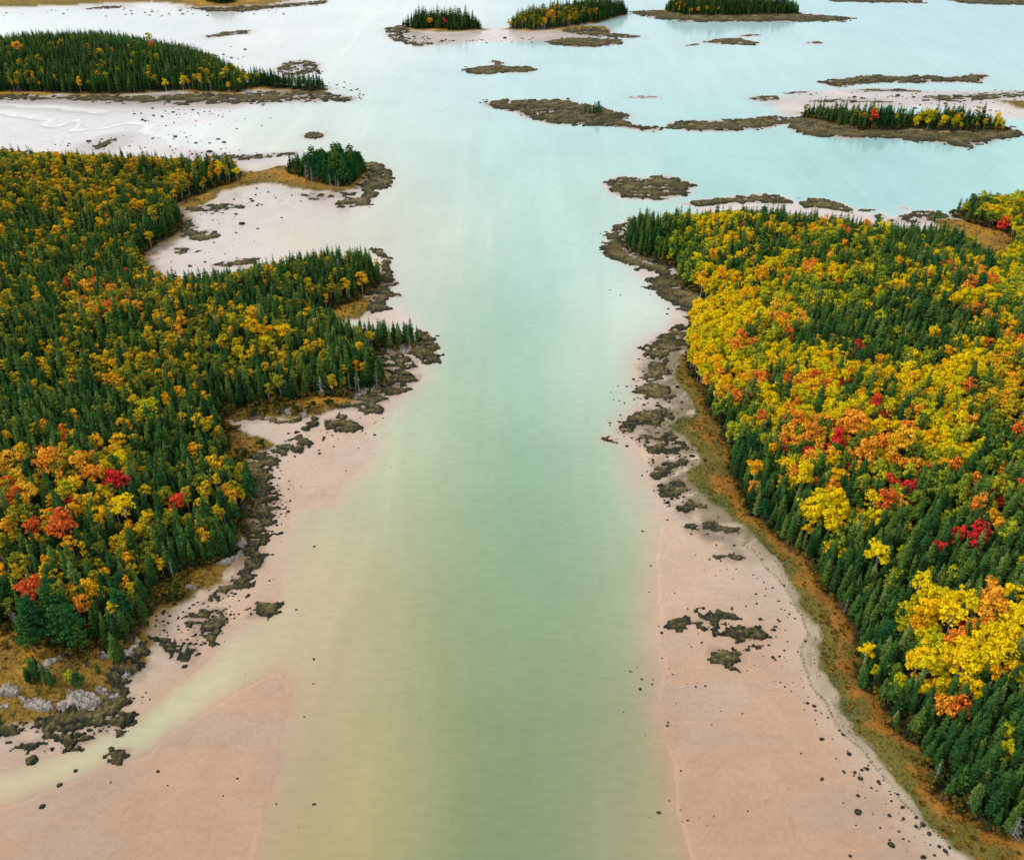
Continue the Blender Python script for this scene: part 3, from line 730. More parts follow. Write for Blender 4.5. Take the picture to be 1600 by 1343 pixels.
def granite_material():
    m, nt, out = new_mat('granite')
    b = node(nt, 'ShaderNodeBsdfPrincipled', inp={'Roughness': 0.8})
    geo = node(nt, 'ShaderNodeNewGeometry')
    n1 = node(nt, 'ShaderNodeTexNoise', inp={'Scale': 0.8, 'Detail': 6.0, 'Roughness': 0.75})
    mp = node(nt, 'ShaderNodeMapping'); mp.inputs['Scale'].default_value = (2.2, 1.2, .5)
    nt.links.new(geo.outputs['Position'], mp.inputs['Vector']); nt.links.new(mp.outputs[0], n1.inputs['Vector'])
    r = ramp(nt, [(0.3, (.07, .058, .05)), (0.43, (.20, .165, .14)), (0.57, (.37, .305, .25)), (0.75, (.56, .48, .39))])
    nt.links.new(n1.outputs[0], r.inputs[0]); nt.links.new(r.outputs[0], b.inputs['Base Color'])
    bp = node(nt, 'ShaderNodeBump', inp={'Strength': 0.7, 'Distance': 0.25})
    nt.links.new(n1.outputs[0], bp.inputs['Height']); nt.links.new(bp.outputs[0], b.inputs['Normal'])
    nt.links.new(b.outputs[0], out.inputs['Surface'])
    return m


M_WEED = weed_material()
M_GRANITE = granite_material()
M_WRACK, _nt, _o = new_mat('dried_weed')
_b = node(_nt, 'ShaderNodeBsdfDiffuse', inp={0: (.075, .052, .034, 1)})
_nt.links.new(_b.outputs[0], _o.inputs['Surface'])


def label_cells(K):
    """Connected groups of True cells in a boolean grid (largest first)."""
    lab = np.where(K, np.arange(1, K.size + 1).reshape(K.shape), 0)
    while True:
        p = np.pad(lab, 1)
        n = np.maximum.reduce([p[1:-1, 1:-1], p[:-2, 1:-1], p[2:, 1:-1], p[1:-1, :-2], p[1:-1, 2:]])
        n = np.where(K, n, 0)
        # pointer jumping keeps the number of sweeps small
        f = lab.ravel().copy(); nf = n.ravel()
        for _ in range(3):
            ok = nf > 0
            nf = np.where(ok, np.maximum(nf, nf[np.maximum(nf - 1, 0)]), 0)
        n = nf.reshape(K.shape)
        if (n == lab).all():
            break
        lab = n
    ids, cnt = np.unique(lab[lab > 0], return_counts=True)
    o = np.argsort(-cnt)
    return lab, ids[o], cnt[o]


def patch(P, full, high, cell, seed, granite=False):
    lo = P.min(0) - 3; hi = P.max(0) + 3
    xs = np.arange(lo[0], hi[0], cell); ys = np.arange(lo[1], hi[1], cell * 1.15)
    x, y = np.meshgrid(xs, ys)
    x = x + (hash2(np.round(x / cell), np.round(y / cell), 3) - .5) * cell * .5
    y = y + (hash2(np.round(x / cell), np.round(y / cell), 4) - .5) * cell * .5
    size = max(1.2, min(np.sqrt(0.5 * abs(np.sum(P[:, 0] * np.roll(P[:, 1], -1) - P[:, 1] * np.roll(P[:, 0], -1)))) / 9, 5))
    sd = sdist(x, y, P)
    if granite:
        a = 1.1 * fbm(x / 2.2, y / 1.6, seed, 3) - .15
        s = sd + a
        # strata: steps along one direction give ribs and shelves
        st = (x * .35 + y * .94) / 1.1 + .7 * fbm(x / 3, y / 3, seed + 5, 2)
        rib = st - np.floor(st)
        crack = np.exp(-(fbm(x / 1.4, y / 2.6, seed + 21, 2) / .06) ** 2)
        h = .7 * high * (1 - np.exp(-np.maximum(s, 0) / .55)) * (.45 + .55 * rib) + .42 * fbm(x / .9, y / .7, seed + 9, 3) - .35 * crack
        h = np.where(s > 0, h + .1, -1)
        tone = 0 * x
    else:
        n = .58 * fbm(x / (size * 1.5), y / (size * .7), seed, 3) + 1.0 * fbm(x / 2.3, y / .95, seed + 3, 4)
        s = np.clip(sd / size, -1.1, .7) * .55 + n * .85 + full * 1.0 - .03
        l1 = 1 - worley(x / 1.05, y / .9, seed) / .62          # round weed-covered lumps
        l2 = 1 - worley(x / .55, y / .5, seed + 2) / .62
        q = s * 1.25 + .55 * np.maximum(l1, -.6) + .28 * np.maximum(l2, -.6) - .16
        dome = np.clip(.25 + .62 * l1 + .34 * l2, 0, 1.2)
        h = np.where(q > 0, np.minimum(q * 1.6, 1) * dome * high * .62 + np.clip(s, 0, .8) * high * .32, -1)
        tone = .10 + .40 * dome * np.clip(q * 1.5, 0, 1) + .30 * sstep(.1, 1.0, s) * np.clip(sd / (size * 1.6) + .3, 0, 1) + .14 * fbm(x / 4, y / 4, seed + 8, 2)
    keep_v = h > -.5
    K = keep_v[:-1, :-1] & keep_v[:-1, 1:] & keep_v[1:, :-1] & keep_v[1:, 1:]
    return x, y, h, tone, K


def cells_mesh(name, x, y, z, tone, K, mat, smooth=True):
    nr, nc = x.shape
    i = np.arange(nr * nc).reshape(nr, nc)
    Fq = np.stack([i[:-1, :-1][K], i[:-1, 1:][K], i[1:, 1:][K], i[1:, :-1][K]], 1)
    used = np.unique(Fq)
    zz = z.ravel()
    re = np.full(nr * nc, -1); re[used] = np.arange(len(used))
    V = np.stack([x.ravel(), y.ravel(), zz], 1)[used]
    me = mesh_from(name, V, re[Fq], [mat], smooth=smooth)
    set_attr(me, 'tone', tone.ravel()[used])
    return me, None


n_ledge = 0
for k, (outline, full, high, label) in enumerate(LEDGES):
    P = LP[k]
    c = P.mean(0)
    dist = math.hypot(c[0], c[1])
    cell = np.clip(dist / 640, .23, .6)
    x, y, h, tone, K = patch(P, full, high, cell, 100 + 13 * k)
    if not K.any():
        continue
    g = height_at(x.ravel(), y.ravel()).reshape(x.shape)
    pad_k = np.pad(K, 1)
    corner = np.minimum.reduce([pad_k[:-1, :-1], pad_k[:-1, 1:], pad_k[1:, :-1], pad_k[1:, 1:]])
    z = np.maximum(g, -.15) + np.where(corner, np.maximum(h, .08), -.12)
    lab, ids, cnt = label_cells(K)
    big = lab == ids[0]
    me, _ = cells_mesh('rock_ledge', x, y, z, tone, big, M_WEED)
    o = link('rock_ledge', me, label=label, category='rock ledge', group='weed-covered ledges along the shores')
    rest = K & ~big
    if rest.any():
        me, _ = cells_mesh('loose_weed', x, y, z, tone, rest, M_WEED)
        link('loose_weed', me, parent=o, kind='stuff')
    n_ledge += 1

for k, (outline, high, label) in enumerate(GRANITE):
    P = world_poly(outline, .6)
    P = P.mean(0) + (P - P.mean(0)) * 1.34
    dist = math.hypot(*P.mean(0))
    cell = np.clip(dist / 700, .2, .45)
    x, y, h, tone, K = patch(P, 0, high, cell, 900 + 7 * k, True)
    if not K.any():
        continue
    g = height_at(x.ravel(), y.ravel()).reshape(x.shape)
    pad_k = np.pad(K, 1)
    corner = np.minimum.reduce([pad_k[:-1, :-1], pad_k[:-1, 1:], pad_k[1:, :-1], pad_k[1:, 1:]])
    z = g + np.where(corner, np.maximum(h, .1), -.3)
    lab, ids, cnt = label_cells(K)
    me, _ = cells_mesh('granite_outcrop', x, y, z, tone, lab == ids[0], M_GRANITE, False)
    link('granite_outcrop', me, label=label, category='rock', group='pale granite outcrops along the shore')


def ico(sub=2):
    import bmesh
    bm = bmesh.new()
    bmesh.ops.create_icosphere(bm, subdivisions=sub, radius=1.0)
    V = np.array([v.co[:] for v in bm.verts]); Fc = np.array([[v.index for v in f.verts] for f in bm.faces])
    bm.free()
    return V, Fc


IV, IF = ico(3)
BMESH = []
for k in range(7):
    V = IV.copy()
    d = 1 + .28 * fbm(V[:, 0] * 1.3 + 9 * k, V[:, 1] * 1.3 + V[:, 2] * 1.7, 300 + k, 3) + .14 * fbm(V[:, 0] * 4 + V[:, 2] * 3, V[:, 1] * 4, 340 + k, 2)
    V *= d[:, None]
    V[:, 2] = np.maximum(V[:, 2], -.35)
    V *= (1.0, .72 + .05 * k % .3, .62)
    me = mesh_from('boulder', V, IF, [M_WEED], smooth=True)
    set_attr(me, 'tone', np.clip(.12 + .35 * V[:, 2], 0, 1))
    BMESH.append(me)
# ------------------------------------------------------------------ trees
rng = np.random.default_rng(20)


def foliage_material(name, stops, spread=.16, trans=.22, isl_v=.3):
    m, nt, out = new_mat(name)
    oi = node(nt, 'ShaderNodeObjectInfo')
    geo = node(nt, 'ShaderNodeNewGeometry')
    n1 = node(nt, 'ShaderNodeTexNoise', inp={'Scale': 0.75, 'Detail': 3.0, 'Roughness': 0.7})
    nt.links.new(geo.outputs['Position'], n1.inputs['Vector'])
    a = node(nt, 'ShaderNodeMath', operation='MULTIPLY_ADD', inp={1: spread * 3, 2: -spread * 1.5})
    nt.links.new(n1.outputs[0], a.inputs[0])
    s = node(nt, 'ShaderNodeMath', operation='ADD')
    nt.links.new(oi.outputs['Random'], s.inputs[0]); nt.links.new(a.outputs[0], s.inputs[1])
    r = ramp(nt, stops)
    nt.links.new(s.outputs[0], r.inputs[0])
    # each leaf cluster its own slight tone
    isl = node(nt, 'ShaderNodeMapRange', inp={'From Min': 0, 'From Max': 1, 'To Min': 1 - isl_v, 'To Max': 1 + isl_v})
    nt.links.new(geo.outputs['Random Per Island'], isl.inputs['Value'])
    c = nt.nodes.new('ShaderNodeMix'); c.data_type = 'RGBA'; c.blend_type = 'MULTIPLY'; c.inputs[0].default_value = 1
    nt.links.new(r.outputs[0], c.inputs[6]); nt.links.new(isl.outputs[0], c.inputs[7])
    d = node(nt, 'ShaderNodeBsdfDiffuse')
    t = node(nt, 'ShaderNodeBsdfTranslucent')
    nt.links.new(c.outputs[2], d.inputs[0]); nt.links.new(c.outputs[2], t.inputs[0])
    mx = node(nt, 'ShaderNodeMixShader', inp={0: trans})
    nt.links.new(d.outputs[0], mx.inputs[1]); nt.links.new(t.outputs[0], mx.inputs[2])
    nt.links.new(mx.outputs[0], out.inputs['Surface'])
    return m


def bark_material(name, a, b_):
    m, nt, out = new_mat(name)
    p = node(nt, 'ShaderNodeBsdfPrincipled', inp={'Roughness': 0.9})
    geo = node(nt, 'ShaderNodeNewGeometry')
    n1 = node(nt, 'ShaderNodeTexNoise', inp={'Scale': 3.0, 'Detail': 3.0})
    nt.links.new(geo.outputs['Position'], n1.inputs['Vector'])
    r = ramp(nt, [(.35, a), (.65, b_)])
    nt.links.new(n1.outputs[0], r.inputs[0]); nt.links.new(r.outputs[0], p.inputs['Base Color'])
    nt.links.new(p.outputs[0], out.inputs['Surface'])
    return m


M_F = {
 'spruce': foliage_material('spruce_needles', [(0, (.020, .058, .018)), (.35, (.034, .090, .022)), (.7, (.058, .125, .024)), (.9, (.098, .155, .026)), (1, (.135, .185, .05))], .12, .12, .45),
 'pine': foliage_material('pine_needles', [(0, (.020, .105, .034)), (.5, (.038, .14, .034)), (1, (.095, .18, .03))], .14, .15),
 'birch': foliage_material('birch_leaves', [(0, (.13, .17, .026)), (.3, (.28, .27, .024)), (.6, (.56, .41, .02)), (.85, (.78, .46, .018)), (1, (.78, .34, .016))], .12),
 'aspen': foliage_material('aspen_leaves', [(0, (.50, .47, .016)), (.3, (.76, .62, .012)), (.7, (.90, .66, .010)), (1, (.84, .44, .012))], .10, .34),
 'maple': foliage_material('maple_leaves', [(0, (.82, .48, .03)), (.4, (.82, .34, .03)), (.75, (.78, .22, .03)), (1, (.70, .12, .03))], .14),
 'redmaple': foliage_material('red_maple_leaves', [(0, (.72, .085, .03)), (.6, (.64, .04, .032)), (1, (.56, .024, .034))], .12),
 'broadleaf': foliage_material('green_leaves', [(0, (.060, .14, .028)), (.3, (.12, .20, .030)), (.6, (.27, .32, .025)), (1, (.52, .48, .02))], .14),
 'tussock': foliage_material('golden_grass', [(0, (.10, .06, .016)), (.4, (.19, .10, .017)), (.75, (.30, .15, .02)), (1, (.36, .22, .035))], .2),
 'greentuft': foliage_material('olive_grass', [(0, (.07, .065, .016)), (.5, (.13, .11, .022)), (.85, (.22, .17, .03)), (1, (.30, .24, .09))], .2),
 'bush': foliage_material('bush_leaves', [(0, (.028, .045, .014)), (.4, (.07, .085, .018)), (.7, (.16, .12, .02)), (1, (.26, .13, .02))], .14),
 'dead': foliage_material('dead_twigs', [(0, (.17, .16, .15)), (1, (.36, .34, .32))], .1, 0),
}
M_B = {
 'dark': bark_material('dark_bark', (.045, .035, .028), (.11, .095, .08)),
 'pale': bark_material('pale_bark', (.30, .28, .25), (.55, .52, .46)),
 'grey': bark_material('grey_bark', (.20, .19, .18), (.38, .36, .34)),
}


class Geo:
    def __init__(s):
        s.V = []; s.F = []; s.n = 0

    def add(s, V, F):
        s.V.append(np.asarray(V, float)); s.F.append(np.asarray(F, int) + s.n); s.n += len(V)

    def arrays(s):
        return np.concatenate(s.V), np.concatenate(s.F)


def tube(g, p0, p1, r0, r1, n=5):
    p0 = np.array(p0, float); p1 = np.array(p1, float)
    d = p1 - p0; d /= np.linalg.norm(d) + 1e-9
    a = np.cross(d, (0, 0, 1) if abs(d[2]) < .9 else (1, 0, 0)); a /= np.linalg.norm(a); b = np.cross(d, a)
    t = np.arange(n) * 2 * np.pi / n
    ring = np.cos(t)[:, None] * a + np.sin(t)[:, None] * b
    V = np.concatenate([p0 + ring * r0, p1 + ring * r1])
    i = np.arange(n); j = (i + 1) % n
    F = np.concatenate([np.stack([i, j, j + n], 1), np.stack([i, j + n, i + n], 1)])
    g.add(V, F)


def spruce(seed, H, Rb, ragged=.25, base=.1, tiers=17, density=1.0):
    """Tapered trunk with tiers of drooping, roof-shaped boughs."""
    r = np.random.default_rng(seed)
    tg = Geo(); tube(tg, (0, 0, -.4), (0, 0, H * .55), .16, .09, 6); tube(tg, (0, 0, H * .55), (0, 0, H), .09, .012, 5)
    g = Geo()
    lean = r.uniform(0, 6.28)
    for k in range(tiers):
        t = min(max((k + r.uniform(-.2, .2)) / tiers, 0), .99)
        z = H * (base + (1 - base) * (t ** .92))
        rad = Rb * ((1 - t) ** .8) * (1 + ragged * r.uniform(-.8, .5)) * min(1, .55 + t * 3) + .12
        n = max(4, int((4 + rad * 3.6) * density))
        ph = r.uniform(0, 6.28)
        for i in range(n):
            a = ph + i * 6.2832 / n + r.uniform(-.25, .25)
            L = rad * r.uniform(.72, 1.16)
            w = .16 + .17 * L * r.uniform(.8, 1.3)
            dr = L * r.uniform(.18, .42) - L * .25 * t
            ca, sa = math.cos(a), math.sin(a)
            def P(u, v, h):
                return (ca * u - sa * v, sa * u + ca * v, z + h)
            V = [P(.05, 0, .12), P(L * .55, w, -dr * .62 - .10), P(L * .58, 0, -dr * .45 + .07), P(L * .55, -w, -dr * .62 - .10), P(L, 0, -dr + .05 * L)]
            g.add(V, [[0, 1, 2], [0, 2, 3], [1, 4, 2], [2, 4, 3]])
            if L > .9:
                for sgn in (1, -1):
                    u0 = L * .45
                    V = [P(u0, 0, -dr * .35), P(u0 + L * .22, sgn * w * 1.7, -dr * .75), P(u0 + L * .34, sgn * w * .7, -dr * .6 + .04)]
                    g.add(V, [[0, 1, 2]])
    # leader
    g.add([(.07, 0, H * .96), (-.04, .06, H * .96), (-.04, -.06, H * .96), (0, 0, H * 1.03)], [[0, 1, 3], [1, 2, 3], [2, 0, 3]])
    return g.arrays(), tg.arrays()


def leaf_cloud(g, c, rad, n, size, r, flat=1.0):
    d = r.normal(size=(n, 3)); d /= np.linalg.norm(d, axis=1)[:, None]
    d[:, 2] = np.where(d[:, 2] < -.25, -d[:, 2], d[:, 2])
    rr = rad * r.uniform(.55, 1.08, n)
    p = c + d * rr[:, None] * (1, 1, flat)
    nrm = d + r.normal(scale=.45, size=(n, 3)) + (0, 0, .35); nrm /= np.linalg.norm(nrm, axis=1)[:, None]
    up = r.normal(size=(n, 3)); a = np.cross(nrm, up); a /= np.linalg.norm(a, axis=1)[:, None]; b = np.cross(nrm, a)
    s = size * r.uniform(.6, 1.3, n)[:, None]; s2 = s * r.uniform(.55, 1.0, n)[:, None]
    q = np.stack([p - a * s, p - b * s2 + nrm * s * .15, p + a * s, p + b * s2 + nrm * s * .15], 1).reshape(-1, 3)
    i = np.arange(n) * 4
    F = np.concatenate([np.stack([i, i + 1, i + 2], 1), np.stack([i, i + 2, i + 3], 1)])
    g.add(q, F)


def broadleaf(seed, H, Rb, cb=.38, clumps=20, per=26, size=.30, flat=1.0, stems=1):
    """Trunk, limbs and a crown of separate leaf masses with gaps between."""
    r = np.random.default_rng(seed)
    tg = Geo(); g = Geo()
    tops = []
    for s in range(stems):
        off = np.array([r.normal() * .25, r.normal() * .25, 0]) if stems > 1 else np.zeros(3)
        mid = off * 2.2 + (r.normal() * .25, r.normal() * .25, H * .55)
        tube(tg, off + (0, 0, -.4), mid, .15, .09, 5); tops.append(mid)
    zc = H * (cb + (1 - cb) * .5); hz = H * (1 - cb) * .5
    for k in range(clumps):
        for _ in range(20):
            d = r.normal(size=3); d /= np.linalg.norm(d)
            if d[2] > -.55:
                break
        q = r.uniform(.45, .95) if k > 2 else r.uniform(0, .5)
        c = np.array([d[0] * Rb * q, d[1] * Rb * q, zc + d[2] * hz * q])
        cr = Rb * r.uniform(.26, .44)
        c[2] = min(c[2], H - cr * .8)
        leaf_cloud(g, c, cr, int(per * r.uniform(.7, 1.3)), size, r, .8 * flat)
        if k < 9:
            m = tops[k % len(tops)]
            tube(tg, m * (1, 1, r.uniform(.75, 1.0)), c, .055, .015, 4)
    return g.arrays(), tg.arrays()


def pine(seed, H, Rb):
    """White pine: open platforms of needles on rising limbs."""
    r = np.random.default_rng(seed)
    tg = Geo(); tube(tg, (0, 0, -.4), (0, 0, H * .95), .2, .04, 6); g = Geo()
    for k in range(9):
        t = k / 9
        z = H * (.28 + .70 * t)
        n = int(5 - 2 * t + r.integers(0, 2))
        ph = r.uniform(0, 6.28)
        for i in range(n):
            a = ph + i * 6.283 / n + r.uniform(-.3, .3)
            L = Rb * (1 - .72 * t) * r.uniform(.65, 1.15)
            tip = np.array([math.cos(a) * L, math.sin(a) * L, z + L * .18])
            tube(tg, (0, 0, z - .2), tip, .045, .012, 4)
            for q in (.5, .85, 1.05):
                leaf_cloud(g, np.array([math.cos(a) * L * q, math.sin(a) * L * q, z + L * .18 * q + .1]), .34 * L * .9 + .16, 15, .24, r, .45)
    leaf_cloud(g, np.array([0, 0, H * .98]), .4, 14, .22, r, 1.0)
    return g.arrays(), tg.arrays()


def dead(seed, H, full):
    r = np.random.default_rng(seed)
    tg = Geo(); tube(tg, (0, 0, -.4), (r.normal() * .2, r.normal() * .2, H), .13, .025, 5); g = Geo()
    n = 60 if full else 16
    for k in range(n):
        t = r.uniform(.18, .97); z = H * t
        a = r.uniform(0, 6.28); L = (1.5 if full else .9) * (1.1 - t) * r.uniform(.5, 1.2) + .2
        p1 = (math.cos(a) * L, math.sin(a) * L, z - L * r.uniform(-.1, .35))
        tube(g, (0, 0, z), p1, .05, .018, 3)
        if full:
            for q in range(3):
                f = r.uniform(.4, .9); b = a + r.choice([-1, 1]) * r.uniform(.4, .9)
                s = np.array([math.cos(a) * L * f, math.sin(a) * L * f, z - L * .1 * f])
                tube(g, s, s + (math.cos(b) * L * .4, math.sin(b) * L * .4, -.05), .034, .014, 3)
    return g.arrays(), tg.arrays()


def protos(kind, bark, items):
    out = []
    for crown, trunk in items:
        c = mesh_from(kind + '_crown', *crown, [M_F[kind]])
        t = mesh_from(kind + '_trunk', *trunk, [M_B[bark]])
        V = np.concatenate([crown[0], trunk[0]]); Fa = np.concatenate([crown[1], trunk[1] + len(crown[0])])
        whole = mesh_from(kind + '_tree_whole', V, Fa, [M_F[kind], M_B[bark]], np.r_[np.zeros(len(crown[1])), np.ones(len(trunk[1]))])
        out.append((c, t, whole, crown[0][:, 2].max(), np.abs(crown[0][:, :2]).max()))
    return out


def tuft(seed, n, H, R_):
    r = np.random.default_rng(seed); g = Geo(); tg = Geo()
    tube(tg, (0, 0, -.1), (0, 0, .05), .05, .02, 3)
    for i in range(n):
        a = r.uniform(0, 6.28); q = R_ * r.uniform(.1, .6); w = r.uniform(.05, .10)
        b = np.array([math.cos(a) * q, math.sin(a) * q, -.03]); t = np.array([math.cos(a) * R_ * r.uniform(.7, 1.25), math.sin(a) * R_ * r.uniform(.7, 1.25), H * r.uniform(.5, 1.1)])
        s = np.array([-math.sin(a), math.cos(a), 0]) * w
        m = (b + t) / 2 + (0, 0, H * .22)
        g.add([b - s, b + s, m + s * 1.3, m - s * 1.3, t], [[0, 1, 2], [0, 2, 3], [3, 2, 4]])
    return g.arrays(), tg.arrays()


PROTO = {
 'spruce': protos('spruce', 'dark', [spruce(1, 10.6, 1.85), spruce(2, 10.6, 1.6, .3), spruce(3, 10.2, 2.15, .35), spruce(4, 10.8, 1.75, .45, .2), spruce(5, 10.8, 1.45, .3, .06), spruce(6, 10.2, 2.0, .4, .12), spruce(7, 10.6, 1.8, .55, .25, 14, .8), spruce(8, 9.8, 2.2, .5, .1, 13, .8)]),
 'pine': protos('pine', 'dark', [pine(11, 11, 2.7), pine(12, 10.5, 2.3), pine(13, 11.5, 3.0)]),
 'birch': protos('birch', 'pale', [broadleaf(21, 9.4, 1.75, .26, 20, 24, .26), broadleaf(22, 9.4, 1.5, .3, 17, 24, .25), broadleaf(23, 9.0, 2.0, .22, 22, 22, .27, 1, 2), broadleaf(24, 9.8, 1.6, .32, 16, 24, .25), broadleaf(25, 9.0, 1.9, .24, 21, 20, .28)]),
 'aspen': protos('aspen', 'pale', [broadleaf(31, 9.8, 2.2, .25, 24, 30, .26, 1, 2), broadleaf(32, 9.4, 1.9, .28, 20, 30, .26), broadleaf(33, 9.8, 2.4, .22, 28, 28, .27, 1, 2), broadleaf(34, 9.2, 2.1, .34, 19, 26, .26)]),
 'maple': protos('maple', 'dark', [broadleaf(41, 9.2, 2.2, .22, 24, 28, .27), broadleaf(42, 8.8, 1.9, .24, 20, 28, .27), broadleaf(43, 9.5, 2.45, .24, 27, 26, .28, 1, 2)]),
 'redmaple': protos('redmaple', 'dark', [broadleaf(51, 8.8, 1.9, .22, 22, 30, .26), broadleaf(52, 8.8, 2.1, .24, 24, 28, .26)]),
 'broadleaf': protos('broadleaf', 'dark', [broadleaf(61, 9.2, 2.2, .2, 25, 26, .28, 1, 2), broadleaf(62, 8.8, 2.4, .18, 28, 26, .29), broadleaf(63, 9.6, 1.9, .24, 20, 26, .27)]),
 'dead': protos('dead', 'grey', [dead(71, 8.5, True), dead(72, 8, False), dead(73, 9, False), dead(74, 7, True)]),
 'tussock': protos('tussock', 'dark', [tuft(91, 34, .38, .55), tuft(92, 28, .30, .65), tuft(93, 38, .45, .5)]),
 'greentuft': protos('greentuft', 'dark', [tuft(94, 26, .22, .6), tuft(95, 22, .18, .5), tuft(96, 30, .26, .7)]),
 'bush': protos('bush', 'dark', [broadleaf(81, 2.0, 1.0, .0, 8, 20, .2), broadleaf(82, 1.6, 1.2, .0, 9, 18, .2), broadleaf(83, 2.6, .9, .0, 9, 18, .22)]),
}
# ------------------------------------------------------------------ which kinds grow where (photo pixel of the crown, shares)
MIX = """50,250 b8s2|150,260 b75s25|280,260 b7s3|330,270 s7b3|230,290 b4s6|60,330 b45s55|150,340 b4s6|230,350 b4s6|250,370 s9b1|60,420 s7b3|150,400 s6b4|140,445 b4m3s3|250,450 b5s4m1|330,430 s7b3|400,420 s6b4|480,400 s8b2|560,410 s9b1|480,440 b5s5|80,480 s6b4|200,500 b6s4|300,500 b6s4|390,505 b4a3s3|450,530 b5s5|560,520 s8b2|620,520 s1|500,570 s8b2|420,585 b4s5a1|350,600 s95b05|200,560 b65s35|100,560 s6b4|50,600 s8b2|150,620 s7b3|230,630 b45s55|280,650 s65b35|330,700 s55b45|60,710 m2b5s3|150,720 m1a1b5s3|100,780 b55m05s4|200,800 b5s5|300,800 s6b4|280,850 s88b12|340,850 s97|200,870 s6b4|60,860 b5s5|100,900 s5b5|60,960 s6p4|180,980 s9|
0,650 s8b2|0,520 s6b4|0,760 b5s3m2|
990,365 s9|1070,380 g6s4|1120,350 a6s2g2|1200,350 b3a3s4|1300,365 m2a3s3g2|1420,385 s7a2g1|1120,420 a85s15|1190,430 a5m2g2s1|1260,430 a3m3g4|1350,400 g3a3s4|1330,460 s5g3a2|1440,420 a5s4m1|1520,430 a5m2s3|1590,430 a6g4|1130,500 a95|1200,510 a4g3m2s1|1260,540 s5a5|1350,500 s9g1|1450,500 s75g15a1|1550,480 s6a3m1|1150,580 a75m2s1|1250,570 a5m3s2|1300,600 a5g2m2s1|1400,590 a5b3s2|1500,580 a7m1s2|1580,600 b6a2s2|1130,640 s5g5|1200,640 a4m2g2s2|1300,660 a3m5g2|1400,690 m6a2g2|1500,660 a6g3s1|1580,690 g5m2s3|1180,700 s85a1g05|1250,740 a5s3m2|1300,790 a6s3m1|1390,740 m3a2g4s1|1450,760 g6s3m1|1530,740 g5s3m2|1200,770 s95|1250,830 s97|1400,820 s9g1|1500,830 s92g04|1580,800 s6a2g2|1300,900 s97|1400,900 s9g1|1500,885 s9g1|1450,950 a8s2|1540,960 m3a4s3|1480,1030 a9|1570,1015 a8m1s1|1400,990 s9g1|1420,1075 s88g08a04|1500,1085 s9m05|1500,1160 s95a02|1590,1050 s9a1|1580,1200 s97|
1560,320 a6g3s1|1505,330 s9|1590,300 a5g5|
80,100 s9b1|200,100 s9b1|300,115 s8b1a1|370,112 s5a3b2|450,120 s97|50,115 s7b3|20,75 s9b1|345,3 s9|
640,30 s9|690,30 s9m1|740,35 s9|820,30 s6b4|860,18 b4s5m1|900,15 s7b2m1|960,15 s9|1080,8 s8m1b1|1200,10 s9|1290,180 s9b1|1350,180 s8b2|1400,182 s8a2|1460,178 a5s5|1540,192 s4a3b3|510,245 s4p6|460,255 s9"""
KEY = {'s': 'spruce', 'b': 'birch', 'a': 'aspen', 'm': 'maple', 'g': 'broadleaf', 'p': 'pine'}
KINDS = ['spruce', 'birch', 'aspen', 'maple', 'broadleaf', 'pine']
mix_p, mix_w = [], []
import re
for item in MIX.replace('\n', '').split('|'):
    if not item.strip():
        continue
    xy, sh = item.strip().split(' ')
    w = np.zeros(6)
    for kch, num in re.findall(r'([a-z])(\d+)', sh):
        w[KINDS.index(KEY[kch])] = float('0.' + num) if num != '1' or len(sh) > 2 else 1.0
    mix_p.append([float(v) for v in xy.split(',')]); mix_w.append(w / w.sum())
mix_p = np.array(mix_p); mix_w = np.array(mix_w)


def shares(px, py):
    d2 = ((px[:, None] - mix_p[:, 0]) / 1.0) ** 2 + ((py[:, None] - mix_p[:, 1]) * 1.35) ** 2
    w = 1.0 / (d2 + 180.0) ** 2.2
    w /= w.sum(1)[:, None]
    w = w @ mix_w
    w[:, 2] *= .52; w[:, 4] *= 1.5          # a little less of the yellow, so dark and green show between
    w[:, 3] *= .8; w[:, 1] *= .85
    return w


